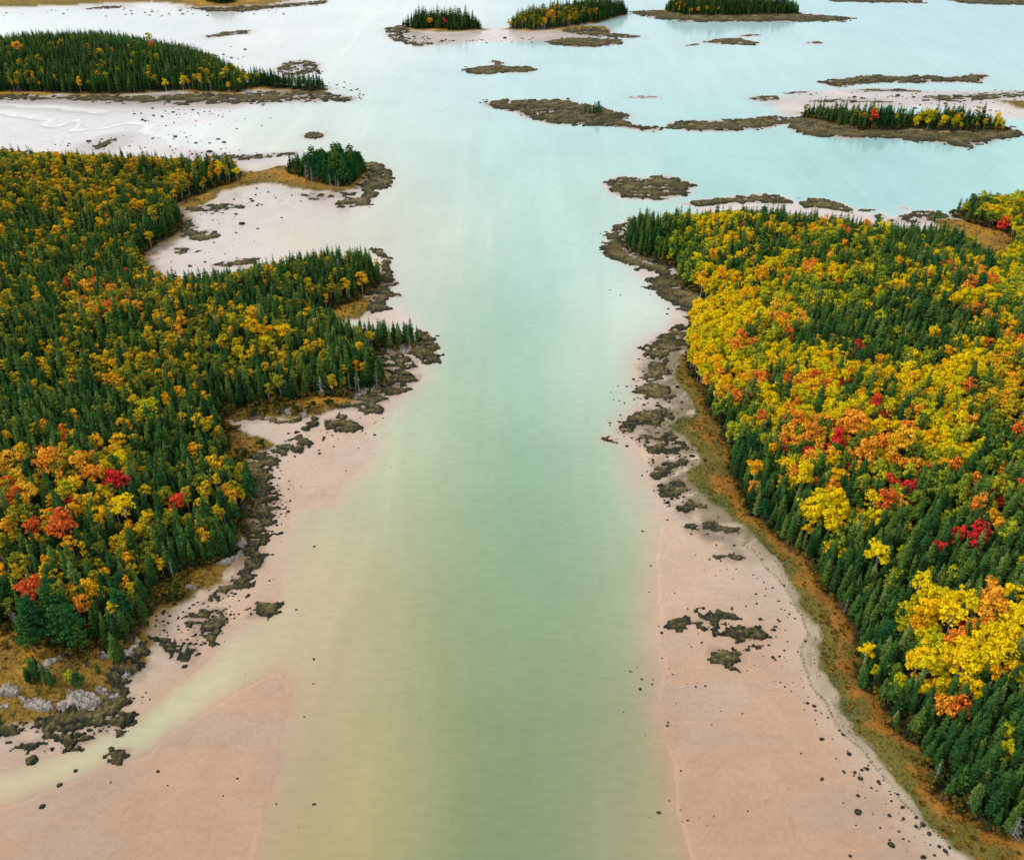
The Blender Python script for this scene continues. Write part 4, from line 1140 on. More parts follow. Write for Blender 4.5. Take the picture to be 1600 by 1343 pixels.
# trees that stand out one by one: crown pixel, kind, size, label
HERO = [
 (183, 745, 'redmaple', 1.15, 'deep crimson maple among orange crowns in the western wood'),
 (278, 780, 'redmaple', 1.1, 'scarlet maple alone among olive crowns near the pink cove'),
 (148, 738, 'maple', 1.15, 'orange maple touching the deep crimson maple'),
 (120, 720, 'maple', 1.25, 'broad peach-orange maple a little inland of the deep crimson maple'),
 (186, 716, 'aspen', 1.05, 'round golden tree right behind the deep crimson maple'),
 (167, 729, 'aspen', .9, 'small gold tree wedged between orange and crimson maples'),
 (94, 816, 'maple', 1.3, 'flame-orange maple in the lower western wood'),
 (62, 702, 'redmaple', .7, 'small red maple inside the big orange crown'),
 (76, 712, 'maple', 1.3, 'big orange maple at the top of the orange cluster'),
 (8, 718, 'maple', 1.0, 'red-orange maple at the picture edge'),
 (42, 764, 'maple', 1.2, 'tall amber maple below the orange cluster'),
 (105, 762, 'aspen', 1.0, 'lemon yellow tree below the peach-orange maple'),
 (193, 790, 'aspen', 1.2, 'wide gold tree in front of the crimson maple'),
 (158, 802, 'aspen', 1.0, 'deep yellow tree beside the wide gold tree'),
 (52, 822, 'maple', 1.0, 'orange maple just inland of the flame-orange one'),
 (8, 823, 'maple', .9, 'orange maple cut by the picture edge above the headland'),
 (302, 830, 'maple', .6, 'little red-orange maple in the dark spruces by the rockweed band'),
 (45, 918, 'maple', 1.1, 'orange maple behind the jade green pine'),
 (112, 918, 'maple', .6, 'small orange maple between the two pines'),
 (127, 943, 'maple', .9, 'red and orange maple over the bright green pine'),
 (43, 948, 'pine', 1.25, 'big jade green pine above the golden headland'),
 (36, 975, 'pine', .95, 'yellow-green pine at the foot of the jade one'),
 (105, 960, 'pine', 1.1, 'bright green pine under the red and orange maple'),
 (120, 985, 'pine', .7, 'small emerald pine at the wood edge above the headland'),
 (182, 935, 'pine', .95, 'emerald pine nearest the grassy bank'),
 (74, 912, 'pine', .8, 'blue-green pine behind the orange maple pair'),
 (58, 468, 'maple', 1.0, 'lone orange maple in the western wood beside the pale cove'),
 (133, 448, 'maple', 1.1, 'red-orange maple pair, the one nearer the picture edge'),
 (148, 442, 'maple', .9, 'red-orange maple pair, the one nearer the pale cove'),
 (200, 424, 'redmaple', .8, 'tiny magenta maple at the corner of the pale cove'),
 (280, 518, 'maple', .95, 'orange-red maple in the middle headland'),
 (361, 522, 'maple', .95, 'orange-red maple next to the yellow burst on the middle headland'),
 (392, 510, 'aspen', 1.2, 'yellow burst of a tree in the middle headland'),
 (443, 517, 'aspen', 1.05, 'deep yellow tree toward the spruce point'),
 (230, 637, 'aspen', 1.15, 'round gold tree alone above the pink cove wood'),
 (341, 257, 'aspen', 1.0, 'lemon tree at the tip of the golden wood'),
 (369, 268, 'aspen', .8, 'yellow tree last at the tip of the golden wood'),
 (502, 404, 'maple', .8, 'small orange maple near the top of the middle headland'),
 (1371, 864, 'aspen', 1.25, 'lone spreading yellow tree in the dark eastern spruces'),
 (1355, 1017, 'aspen', .85, 'yellow tree at the grass edge of the east bank'),
 (1371, 1046, 'aspen', .6, 'small yellow tree just below the grass edge one'),
 (1394, 1080, 'broadleaf', .8, 'lime green tree at the grass edge of the east bank'),
 (1430, 1063, 'maple', .65, 'thin orange tree under the big yellow grove'),
 (1474, 1098, 'maple', .95, 'orange tree pair below the yellow grove, inland one excluded'),
 (1498, 1102, 'maple', .9, 'orange tree pair below the yellow grove, the inland one'),
 (1495, 833, 'redmaple', .95, 'bright red maple in dark spruces, the smaller of a pair'),
 (1528, 831, 'redmaple', 1.2, 'bright red maple in dark spruces, the larger of a pair'),
 (1468, 854, 'redmaple', .85, 'dark red maple below the bright red pair'),
 (1433, 842, 'redmaple', .55, 'small dull red maple beside the lone yellow tree'),
 (1560, 819, 'maple', .9, 'orange maple inland of the bright red pair'),
 (1549, 807, 'maple', .8, 'red-orange maple behind the bright red pair'),
 (1530, 786, 'maple', 1.15, 'tall orange maple over the dark spruces'),
 (1180, 731, 'aspen', 1.1, 'round yellow tree by itself near the white stone'),
 (1177, 758, 'maple', .7, 'small orange tree below the round yellow tree'),
 (1130, 606, 'maple', 1.0, 'red-orange maple at the wood edge over the grass'),
 (1300, 808, 'aspen', 1.35, 'large yellow tree hanging over the dark spruces'),
 (1288, 783, 'aspen', 1.25, 'yellow tree behind the large hanging one'),
 (1262, 790, 'aspen', 1.0, 'yellow tree on the water side of the large hanging one'),
 (1258, 737, 'aspen', 1.2, 'yellow tree upslope of the hanging yellow trees'),
 (1245, 650, 'maple', 1.2, 'orange maple in the mixed eastern wood'),
 (1266, 668, 'maple', 1.2, 'amber maple below the orange one'),
 (1308, 684, 'redmaple', 1.15, 'scarlet maple at the heart of the orange grove'),
 (1356, 697, 'maple', 1.3, 'fiery red-orange maple in the orange grove'),
 (1335, 660, 'maple', 1.35, 'widest orange maple in the orange grove'),
 (1412, 684, 'maple', 1.35, 'orange maple at the inland end of the orange grove'),
 (1385, 776, 'maple', 1.15, 'orange and gold maple above the dark spruces'),
 (1394, 750, 'redmaple', .8, 'red maple in a row under the green trees'),
 (1420, 757, 'redmaple', .9, 'red maple next inland in the row under the green trees'),
 (1368, 628, 'redmaple', .95, 'pink-red maple above the orange grove'),
 (1343, 541, 'redmaple', .95, 'crimson maple below the dark spruce stand'),
 (1356, 352, 'maple', 1.15, 'red-orange maple on the skyline by the far bay'),
 (1380, 361, 'aspen', 1.2, 'lemon tree beside the skyline maple'),
 (1286, 353, 'maple', 1.0, 'red-orange maple on the skyline behind the humped ledge'),
 (1264, 363, 'redmaple', .7, 'small crimson maple on the skyline'),
 (1160, 354, 'redmaple', .7, 'small red maple near the yellow skyline'),
 (1570, 347, 'redmaple', 1.25, 'magenta maple by the grassy bay'),
 (1252, 492, 'maple', 1.1, 'red-orange maple below the green trees by the brightest yellows'),
 (1237, 655, 'redmaple', .6, 'small brick red maple in the mixed eastern wood'),
 (1552, 921, 'maple', 1.1, 'orange maple at the top of the big yellow grove'),
 (1560, 944, 'maple', 1.3, 'red-orange maple inside the big yellow grove'),
 (1507, 972, 'redmaple', .65, 'tiny pure red maple in the middle of the big yellow grove'),
 (1543, 977, 'maple', .9, 'brown-orange maple between the halves of the big yellow grove'),
 (1495, 996, 'maple', 1.1, 'tan-orange maple between the halves of the big yellow grove'),
 (232, 58, 'aspen', 1.5, 'bright yellow tree on the hump of the far island'),
 (237, 72, 'maple', 1.1, 'orange tree below the yellow one on the far island'),
 (138, 84, 'maple', .9, 'single orange tree on the face of the far island'),
 (33, 102, 'maple', 1.2, 'orange tree at the picture edge of the far island'),
 (162, 109, 'aspen', .9, 'round yellow tree in the lower wood of the far island'),
 (258, 128, 'aspen', .9, 'small yellow tree at the foot of the far island'),
 (284, 127, 'aspen', .9, 'ragged yellow tree at the foot of the far island'),
 (286, 78, 'redmaple', .8, 'small red tree high on the far island'),
 (325, 87, 'maple', .9, 'orange-red tree at the shoulder of the far island'),
 (694, 29, 'redmaple', .9, 'red tree in the middle of the small wooded isle'),
 (672, 31, 'maple', .9, 'orange tree on the small wooded isle'),
 (1366, 176, 'redmaple', 1.1, 'rose red tree on the wooded island beyond the channel'),
]
GROVES = ["1440,912 1448,926 1434,944 1452,950 1472,930 1484,944 1500,928 1492,962 1514,934 1524,946 1478,952 1430,1034 1440,1018 1462,1008 1478,1022 1506,1012 1524,996 1546,988 1562,984 1540,1018 1512,1034 1568,1014 1582,998 1592,958 1596,978 1578,926 1552,1004 1494,1028 1452,1034 1528,1030 1550,1030",
          "1095,505 1110,512 1120,496 1140,500 1152,488 1166,484 1182,479 1192,490 1104,528 1130,516 1160,504 1176,500 1096,520 1118,524",
          "1090,404 1108,416 1130,428 1120,446 1150,432 1170,440 1190,424 1208,414 1098,440 1142,456 1126,470 1180,456 1160,462 1112,398",
          "1280,772 1306,776 1318,794 1310,818 1272,800"]

T = []          # kind, x, y, z, scale, yaw, variant, label


def crown_frac(kind):
    return .62 if kind in ('spruce', 'dead') else .74


def put(px, py, kind, sc, label=None):
    sc *= .86
    v = int(rng.integers(len(PROTO[kind]))); Hh = PROTO[kind][v][3] * sc
    z = 2.0
    for _ in range(5):
        x, y = ground(px, py, z + crown_frac(kind) * Hh)
        z = float(height_at(x, y)[0])
    T.append([kind, float(x), float(y), z, sc, float(rng.uniform(0, 6.28)), v, label])


for px, py, kind, sc, label in HERO:
    put(px, py, kind, sc, label)
for gi, gtxt in enumerate(GROVES):
    for px, py in parse(gtxt):
        put(px + rng.uniform(-2, 2), py + rng.uniform(-2, 2), 'aspen', float(rng.uniform(.9, 1.15)))
DEADS = "478,266 486,270 496,276 515,280 524,282 528,286 470,262 560,262 555,598 588,592 545,595 560,600 60,1046 70,1044 78,1050 268,890 85,968 125,962 1590,1290 1275,640 1345,655 1342,425 1340,710 575,540 571,520 480,590 452,600 446,605 500,600 360,585 1478,640 1440,585 1300,880 1255,815 1465,1205 1322,945 25,780 160,700 350,770 345,745 165,890 205,560 110,505 620,520 640,535 648,528"
for px, py in parse(DEADS):
    put(px, py, 'dead', float(rng.uniform(.55, .9)))
# stunted grey-green spruces and the bush on the golden headland, pines on the round islet, trees on the brown islet
for px, py, kind, sc in [(46, 1036, 'spruce', .62), (56, 1038, 'spruce', .7), (64, 1044, 'spruce', .6), (40, 1050, 'spruce', .45), (76, 1052, 'spruce', .5), (70, 1058, 'broadleaf', .3), (108, 1052, 'broadleaf', .5), (118, 1056, 'pine', .42), (128, 1058, 'broadleaf', .3), (150, 1040, 'spruce', .3), (175, 1003, 'spruce', .85), (186, 1010, 'spruce', .55),
                         (915, 168, 'spruce', .5), (922, 167, 'spruce', .6), (929, 165, 'spruce', .72), (935, 164, 'pine', .8), (940, 168, 'spruce', .5),
                         (1462, 335, 'spruce', .55), (1468, 333, 'broadleaf', .6), (1352, 1053, 'spruce', .6), (386, 750, 'pine', .75), (378, 762, 'broadleaf', .6)]:
    put(px, py, kind, sc)
fixed = np.array([[t[1], t[2]] for t in T]); fixed_r = np.array([.8 if t[0] == 'dead' else 1.75 * t[4] for t in T])

# the woods: a jittered lattice over every wooded outline that shows
GAP = 1.78
cand = []
for name, P in FP.items():
    lo = P.min(0); hi = P.max(0)
    lo = np.maximum(lo, [-700, 60]); hi = np.minimum(hi, [700, 1400])
    gap = GAP * (.72 if name.startswith('isle') else 1.0)
    ys = np.arange(lo[1], hi[1], gap * .9); xs = np.arange(lo[0], hi[0], gap)
    x, y = np.meshgrid(xs, ys)
    x = x + (np.arange(len(ys)) % 2)[:, None] * gap * .5
    x = (x + rng.uniform(-.42, .42, x.shape) * gap).ravel(); y = (y + rng.uniform(-.42, .42, y.shape) * GAP).ravel()
    px, py = pixel(x, y, 8 + 0 * x)
    m = (px > -150) & (px < 1750) & (py > -70) & (py < 1460)
    x, y = x[m], y[m]
    sd = sdist(*warp(x, y), P)
    m = sd > -.1
    cand.append(np.stack([x[m], y[m], sd[m], np.full(m.sum(), list(FP).index(name))], 1))
cand = np.concatenate(cand)
d2 = ((cand[:, None, :2] - fixed[None]) ** 2).sum(-1)
ok = (np.sqrt(d2) > fixed_r[None]).all(1)
cand = cand[ok]
hz = height_at(cand[:, 0], cand[:, 1])
px, py = pixel(cand[:, 0], cand[:, 1], hz + 7.5)
W = shares(px, py)
g = -np.log(-np.log(rng.uniform(1e-6, 1 - 1e-6, W.shape)))
patchy = np.stack([fbm(cand[:, 0] / 9, cand[:, 1] / 9, 500 + k, 2) for k in range(6)], 1)
kind_i = np.argmax(np.log(W + 1e-4) + .8 * g + np.where(cand[:, :1] < 0, .9, 1.4) * patchy, 1)
edge = np.clip(cand[:, 2] / 5, 0, 1)
islesmall = np.isin(cand[:, 3], [list(FP).index(k) for k in ('isle_a', 'isle_b', 'isle_c', 'isle_d', 'islet')])
for i in range(len(cand)):
    k = KINDS[kind_i[i]]
    if k == 'spruce':
        sc = rng.triangular(.5, .95, 1.28) * (.82 + .18 * edge[i])
        if rng.uniform() < .012:
            k = 'dead'; sc *= .85
        elif rng.uniform() < .012:
            k = 'pine'
    elif k == 'birch':
        sc = rng.triangular(.6, .95, 1.3)
    elif k == 'aspen':
        sc = rng.uniform(.7, 1.1)
    else:
        sc = rng.triangular(.55, .9, 1.25)
        if k == 'maple' and rng.uniform() < .14:
            k = 'redmaple'; sc *= .8
    sc *= .77 if k in ('spruce', 'dead', 'pine') else .69
    if islesmall[i]:
        sc *= 1.12 * (.68 + .36 * edge[i]) * rng.uniform(.72, 1.2)
    T.append([k, cand[i, 0], cand[i, 1], hz[i], sc, rng.uniform(0, 6.28), int(rng.integers(len(PROTO[k]))), None])
print('trees', len(T), {k: sum(t[0] == k for t in T) for k in PROTO})

# ------------------------------------------------------------------ single trees (the largest in view of each kind) and the woods behind them
TX = np.array([t[1] for t in T]); TY = np.array([t[2] for t in T]); TZ = np.array([t[3] for t in T]); TS = np.array([t[4] for t in T])
TPX, TPY = pixel(TX, TY, TZ + 8 * TS)
dist = np.sqrt(TX ** 2 + TY ** 2 + (CAM_H - TZ) ** 2)
size = TS / dist
inview = (TPX > 6) & (TPX < 1594) & (TPY > 4) & (TPY < 1337)
NAME = {'spruce': 'spruce_tree', 'pine': 'pine_tree', 'birch': 'birch_tree', 'aspen': 'aspen_tree', 'maple': 'maple_tree', 'redmaple': 'maple_tree', 'broadleaf': 'broadleaf_tree', 'dead': 'dead_tree'}
LOOK = {'spruce': 'dark green spruce', 'pine': 'bright green pine', 'birch': 'olive-gold birch', 'aspen': 'yellow aspen', 'maple': 'orange maple', 'redmaple': 'red maple', 'broadleaf': 'green-gold broadleaf tree', 'dead': 'bare grey dead tree'}
CAP = 298
chosen = np.zeros(len(T), bool)
for nm in sorted(set(NAME.values())):
    idx = [i for i in range(len(T)) if NAME[T[i][0]] == nm and inview[i]]
    idx.sort(key=lambda i: (0 if T[i][7] else 1, -size[i]))
    chosen[idx[:CAP]] = True
# landmarks a label may lean on
MARKS = [(h[0], h[1], 'the ' + h[4]) for h in HERO if len(h[4].split()) <= 7]
MARKS += [(1110, 742, 'the white stone on the east bank'), (1290, 1030, 'the vivid green salt grass of the east bank'), (1440, 1180, 'the rust-gold grass near the picture corner'),
          (1590, 1300, 'the bottom corner of the eastern wood'), (1590, 1130, 'the picture edge in the near eastern spruces'), (1590, 880, 'the picture edge beyond the big yellow grove'),
          (1230, 850, 'the bend of the eastern wood edge'), (1300, 925, 'the wood edge above the vivid green grass'), (380, 850, 'the pale bluff below the near wood'),
          (285, 920, 'the flat granite slab in the grassy bank'), (355, 700, 'the golden grass of the pink cove'), (10, 960, 'the picture edge above the golden headland'), (10, 880, 'the picture edge in the near western wood'),
          (1470, 940, 'the heart of the big yellow grove'), (1500, 1025, 'the lower half of the big yellow grove'), (1140, 500, 'the brightest yellow trees'), (1000, 385, 'the tip of the yellow wood'),
          (640, 530, 'the end of the spruce point'), (475, 250, 'the grassy end of the round islet'), (515, 240, 'the crest of the round islet'), (555, 255, 'the weedy end of the round islet'), (1400, 190, 'the wooded island beyond the channel'), (570, 410, 'the tip of the middle headland'),
          (1440, 500, 'the dark spruce stand of the eastern wood'), (60, 1045, 'the granite on the golden headland'), (930, 170, 'the long brown islet'), (200, 120, 'the far wooded island'),
          (430, 600, 'the golden grass below the middle headland'), (240, 400, 'the head of the pale cove'), (1520, 560, 'the yellow inland wood'), (1450, 760, 'the green trees above the bright red pair'), (1560, 740, 'the picture edge above the tall orange maple'), (1590, 660, 'the picture edge inland of the orange grove'), (1500, 660, 'the lime-yellow trees inland of the orange grove'), (1120, 650, 'the wood edge above the weed spur')]
ORD = ['nearest', 'second', 'third', 'fourth', 'fifth', 'sixth', 'seventh', 'eighth', 'ninth', 'tenth', 'eleventh', 'twelfth']
SECT = ['to the right of', 'above and right of', 'above', 'above and left of', 'to the left of', 'below and left of', 'below', 'below and right of']
slots = {}
MPX = np.array([[m[0], m[1]] for m in MARKS], float)
for i in np.nonzero(chosen)[0]:
    if T[i][7]:
        continue
    dx = TPX[i] - MPX[:, 0]; dy = TPY[i] - MPX[:, 1]
    j = int(np.argmin(dx * dx + dy * dy))
    s = int(np.round(np.arctan2(-dy[j], dx[j]) / (math.pi / 4))) % 8
    slots.setdefault((T[i][0], j, s), []).append((math.hypot(dx[j], dy[j]), i))
labels, groups = {}, {}
for (kind, j, s), lst in slots.items():
    lst.sort()
    for r, (_, i) in enumerate(lst):
        if r < len(ORD):
            labels[i] = f"{ORD[r]} {LOOK[kind]} {SECT[s]} {MARKS[j][2]}"
            groups[i] = f"single {LOOK[kind]}s of the woods".replace('birchs', 'birches')
        else:
            labels[i] = f"{LOOK[kind]} in the mass farther {SECT[s].replace('to the ', '')} {MARKS[j][2]}"
            groups[i] = f"{LOOK[kind]}s massed {SECT[s]} {MARKS[j][2]}".replace('birchs', 'birches')
for i in np.nonzero(chosen)[0]:
    kind, x, y, z, sc, yaw, v, lab = T[i]
    c, t, whole, ht, rad = PROTO[kind][v]
    e = bpy.data.objects.new(NAME[kind], None)
    e.empty_display_size = .5
    COL.objects.link(e)
    e.location = (x, y, z); e.rotation_euler = (0, 0, yaw)
    w = sc * (1 + .12 * math.sin(7 * yaw))
    e.scale = (w, w, sc)
    lb = lab or labels[i]
    e['label'] = ' '.join(lb.split()[:16]); e['category'] = LOOK[kind].split()[-1] if kind not in ('broadleaf', 'dead') else 'tree'
    e['group'] = groups.get(i, 'trees that stand out by colour')
    link('crown', c, parent=e); link('trunk', t, parent=e)


def woods(name, kind, idx, label):
    """Everything of one kind past the single trees: one object, copies set on points."""
    me = bpy.data.meshes.new(name)
    n = len(idx)
    me.vertices.add(n)
    me.vertices.foreach_set('co', np.stack([TX[idx], TY[idx], TZ[idx]], 1).astype(np.float32).ravel())
    def at(nm, typ, field, val):
        a = me.attributes.new(nm, typ, 'POINT'); a.data.foreach_set(field, val)
    at('which', 'INT', 'value', np.array([T[i][6] for i in idx], np.int32))
    at('turn', 'FLOAT_VECTOR', 'vector', np.array([[0, 0, T[i][5]] for i in idx], np.float32).ravel())
    at('grow', 'FLOAT_VECTOR', 'vector', np.array([[T[i][4] * (1 + .12 * math.sin(7 * T[i][5]))] * 2 + [T[i][4]] for i in idx], np.float32).ravel())
    o = link(name, me, kind='stuff', label=label)
    col = bpy.data.collections.new(kind + '_kinds')
    for k, p in enumerate(PROTO[kind]):
        q = bpy.data.objects.new('%s_%02d' % (kind, k), p[2]); col.objects.link(q)
    ng = bpy.data.node_groups.new(name, 'GeometryNodeTree')
    ng.interface.new_socket('Geometry', in_out='INPUT', socket_type='NodeSocketGeometry')
    ng.interface.new_socket('Geometry', in_out='OUTPUT', socket_type='NodeSocketGeometry')
    gi = ng.nodes.new('NodeGroupInput'); go = ng.nodes.new('NodeGroupOutput')
    ip = ng.nodes.new('GeometryNodeInstanceOnPoints')
    ci = ng.nodes.new('GeometryNodeCollectionInfo')
    ci.inputs['Collection'].default_value = col
    ci.inputs['Separate Children'].default_value = True
    ip.inputs['Pick Instance'].default_value = True
    def attr(nm, typ):
        a = ng.nodes.new('GeometryNodeInputNamedAttribute'); a.data_type = typ; a.inputs['Name'].default_value = nm
        return a.outputs['Attribute']
    ng.links.new(gi.outputs[0], ip.inputs['Points'])
    ng.links.new(ci.outputs[0], ip.inputs['Instance'])
    ng.links.new(attr('which', 'INT'), ip.inputs['Instance Index'])
    er = ng.nodes.new('FunctionNodeEulerToRotation')
    ng.links.new(attr('turn', 'FLOAT_VECTOR'), er.inputs[0])
    ng.links.new(er.outputs[0], ip.inputs['Rotation'])
    ng.links.new(attr('grow', 'FLOAT_VECTOR'), ip.inputs['Scale'])
    ng.links.new(ip.outputs[0], go.inputs[0])
    md = o.modifiers.new('trees', 'NODES'); md.node_group = ng
    return o


# low bushes along the wood edges and in the gaps
bx, by = [], []
for name, P in FP.items():
    if name in ('far_west', 'top_west', 'isle_a', 'isle_b', 'isle_c'):
        continue
    lo = np.maximum(P.min(0) - 2, [-260, 60]); hi = np.minimum(P.max(0) + 2, [260, 480])
    g_ = 1.45
    x, y = np.meshgrid(np.arange(lo[0], hi[0], g_), np.arange(lo[1], hi[1], g_))
    x = (x + rng.uniform(-.5, .5, x.shape) * g_).ravel(); y = (y + rng.uniform(-.5, .5, y.shape) * g_).ravel()
    a, b = pixel(x, y, 0 * x)
    m = (a > -100) & (a < 1700) & (b < 1420)
    x, y = x[m], y[m]
    sd = sdist(*warp(x, y), P)
    m = ((sd > -1.1) & (sd < 3.2)) | ((sd > 3.2) & (rng.uniform(size=len(sd)) < .12))
    bx.append(x[m]); by.append(y[m])
for gi in (3, 4, 5, 6):
    P = GP[gi]
    q2 = rng.uniform(np.maximum(P.min(0), [-110, 60]), P.max(0), (500, 2))
    m = (sdist(q2[:, 0], q2[:, 1], P) > .6) & (fbm(q2[:, 0] / 5, q2[:, 1] / 5, 720, 2) > .05)
    bx.append(q2[m, 0][:60]); by.append(q2[m, 1][:60])
bx = np.concatenate(bx); by = np.concatenate(by); bz = height_at(bx, by)
i0 = len(T)
for k in range(len(bx)):
    T.append(['bush', bx[k], by[k], bz[k], float(rng.uniform(.45, 1.15)), float(rng.uniform(0, 6.28)), int(rng.integers(3)), None])
TX = np.array([t[1] for t in T]); TY = np.array([t[2] for t in T]); TZ = np.array([t[3] for t in T]); TS = np.array([t[4] for t in T])
woods('undergrowth', 'bush', np.arange(i0, len(T)), 'low bushes and saplings along the edges of the woods')

WOOD = {'spruce': ('spruce_forest', 'dark spruce woods of the headlands and islands'), 'pine': ('pine_forest', 'green pines scattered through the woods'), 'birch': ('birch_forest', 'olive and gold birch woods of the western shore'),
        'aspen': ('aspen_forest', 'yellow aspens of the farther woods'), 'maple': ('maple_forest', 'orange maples of the farther woods'), 'redmaple': ('red_maple_forest', 'red maples of the farther woods'),
        'broadleaf': ('broadleaf_forest', 'green and gold broadleaf trees of the farther woods'), 'dead': ('dead_forest', 'bare grey trees along the far wood edges')}
for kind, (nm, lb) in WOOD.items():
    idx = np.array([i for i in range(len(T)) if T[i][0] == kind and not chosen[i]], int)
    if len(idx):
        woods(nm, kind, idx, lb)

# ------------------------------------------------------------------ boulders on the flats
bl = []
for item in BOULDERS.split():
    px, py, s = [float(v) for v in item.split(',')]
    x, y = ground(px, py, 0.1)
    d = math.sqrt(x * x + y * y + CAM_H ** 2)
    bl.append((px, py, s * .5 * d / FPX * .8, float(x), float(y), s))
BM = [(1150, 1025, 'the lacy weed clump'), (1165, 992, 'the thick olive weed bank'), (1085, 972, 'the weed row on the pink mud'), (1110, 830, 'the long broken ledge'), (1140, 873, 'the thin forked weed patch'),
      (1340, 1205, 'the boulder cluster by the wrack line'), (1435, 1290, 'the bottom corner of the beach'), (1290, 1110, 'the wrack line below the vivid green grass'), (1225, 955, 'the narrow upper beach'), (1215, 1020, 'the stones beside the olive weed bank'),
      (1020, 640, 'the blue-tipped weed spur'), (1045, 745, 'the slanting dark ledge'), (1010, 570, 'the paired ledges'), (415, 950, 'the dark weed island at the creek mouth'), (60, 1180, 'the headland weed rocks'), (185, 1180, 'the weed cluster in the creek'),
      (580, 680, 'the pink mud fan of the cove'), (580, 905, 'the middle of the green channel'), (940, 1000, 'the east side of the channel'), (500, 1120, 'the west side of the channel'), (300, 1215, 'the bare pink flat in the corner'),
      (350, 215, 'the white flats behind the golden wood'), (420, 330, 'the pale cove'), (980, 405, 'the tip of the yellow wood'), (1070, 1180, 'the open pink flat of the east bank'), (1390, 1260, 'the lower beach')]
bs = {}
for n, b in enumerate(bl):
    dx = np.array([b[0] - m[0] for m in BM]); dy = np.array([b[1] - m[1] for m in BM])
    j = int(np.argmin(dx ** 2 + dy ** 2)); s = int(np.round(np.arctan2(-dy[j], dx[j]) / (math.pi / 4))) % 8
    bs.setdefault((j, s), []).append((math.hypot(dx[j], dy[j]), n))
for (j, s), lst in bs.items():
    lst.sort()
    for r, (_, n) in enumerate(lst):
        px, py, rad, x, y, spx = bl[n]
        o = link('boulder', BMESH[n % len(BMESH)], loc=(x, y, float(height_at(x, y)[0]) + .12 * rad))
        o.rotation_euler = (0, 0, float(rng.uniform(0, 6.28))); o.scale = (rad * 1.15,) * 2 + (rad,)
        big = 'large' if spx >= 7 else ('small' if spx < 4 else 'middling')
        o['label'] = ' '.join(f"{ORD[min(r, 11)]} {big} dark boulder {SECT[s]} {BM[j][2]}".split()[:16])
        o['category'] = 'boulder'; o['group'] = 'dark boulders scattered on the tidal flats'

# pebbles, weed scraps and grass: too many to count
def scatter_lumps(name, x, y, r, mat, tone, label):
    V0, F0 = ico(1)
    n = len(x)
    z = height_at(x, y)
    V = V0[None] * r[:, None, None] * (1 + .3 * rng.normal(size=(n, len(V0), 1)).clip(-1, 1)) * np.array([1, .8, .6]) + np.stack([x, y, z], 1)[:, None]
    Fc = F0[None] + (np.arange(n) * len(V0))[:, None, None]
    me = mesh_from(name, V.reshape(-1, 3), Fc.reshape(-1, 3), [mat], smooth=True)
    set_attr(me, 'tone', np.repeat(tone, len(V0)))
    link(name, me, kind='stuff', label=label)


def sample_px(poly, n):
    P = parse(poly); lo = P.min(0); hi = P.max(0)
    q = rng.uniform(lo, hi, (n * 3, 2))
    s = sdist(q[:, 0], q[:, 1], P)
    return q[s > 0][:n]


SCRAPS = [("1180,880 1290,1060 1420,1260 1500,1343 1400,1343 1300,1180 1200,1060 1160,930", 120, .12), ("1030,800 1180,860 1240,1060 1300,1300 1040,1300", 50, .08), ("430,860 600,760 620,1300 430,1300", 40, .2), ("880,900 1020,900 1030,1300 900,1300", 40, .2),
          ("340,90 560,110 600,150 500,135 350,60", 300, .45), ("200,170 420,165 460,215 250,225", 120, .4), ("560,110 640,130 560,160", 80, .45), ("600,45 680,60 660,72 610,66", 90, .5), ("660,175 760,175 780,200 640,200", 120, .35),
          ("620,60 900,60 930,66 640,70", 90, .4), ("1205,145 1600,140 1600,180 1300,170", 160, .4), ("380,290 520,318 420,320 300,345", 90, .25), ("240,350 420,330 400,400 240,430", 60, .25), ("930,330 1000,330 960,400 930,400", 90, .25),
          ("945,600 1080,580 1100,700 950,700", 150, .22), ("0,15 500,8 480,22 0,30", 150, .5), ("390,500 620,620 580,700 440,700", 70, .2), ("400,690 460,760 440,850 400,840", 120, .2), ("230,960 400,880 350,1010 250,1010", 160, .2), ("0,1120 230,1080 210,1140 60,1180", 160, .22),
          ("1000,690 1085,690 1110,790 1040,800", 140, .2), ("1000,540 1080,500 1080,640 990,640", 120, .22), ("60,225 330,200 430,240 300,250", 120, .35)]
q = []; rr = []
for poly, n, r in SCRAPS:
    s = sample_px(poly, n); q.append(s); rr.append(r * rng.gamma(2.0, .5, len(s)) + .05)
q = np.concatenate(q); rr = np.concatenate(rr)
sx, sy = ground(q[:, 0], q[:, 1], .1)
fs = fields(sx, sy)
m = (fs['land'] < -.3)
scatter_lumps('weed_debris', sx[m], sy[m], rr[m].clip(.05, 1.2), M_WEED, rng.uniform(.0, .35, m.sum()), 'scraps of dark weed and small stones strewn over the tidal mud')


tuss = []
for P in GP:
    lo = P.min(0); hi = P.max(0)
    stp = max(.95, math.hypot(*P.mean(0)) / 230)
    x, y = np.meshgrid(np.arange(lo[0], hi[0], stp), np.arange(lo[1], hi[1], stp))
    x = (x + rng.uniform(-.5, .5, x.shape) * stp).ravel(); y = (y + rng.uniform(-.5, .5, y.shape) * stp).ravel()
    a, b = pixel(x, y, 0 * x)
    k = (a > -60) & (a < 1660) & (b > -30) & (b < 1400)
    x, y = x[k], y[k]
    sdg = sdist(*warp(x, y), P)
    k = (sdg > .1) & (rng.uniform(size=len(x)) < np.clip(.45 + 1.1 * fbm(x / 3.5, y / 3.5, 710, 3), .04, 1))
    tuss.append(np.stack([x[k], y[k]], 1))
tuss = np.concatenate(tuss)
i0 = len(T)
tz = height_at(tuss[:, 0], tuss[:, 1])
near_wood = union(tuss[:, 0], tuss[:, 1], list(FP.values()))
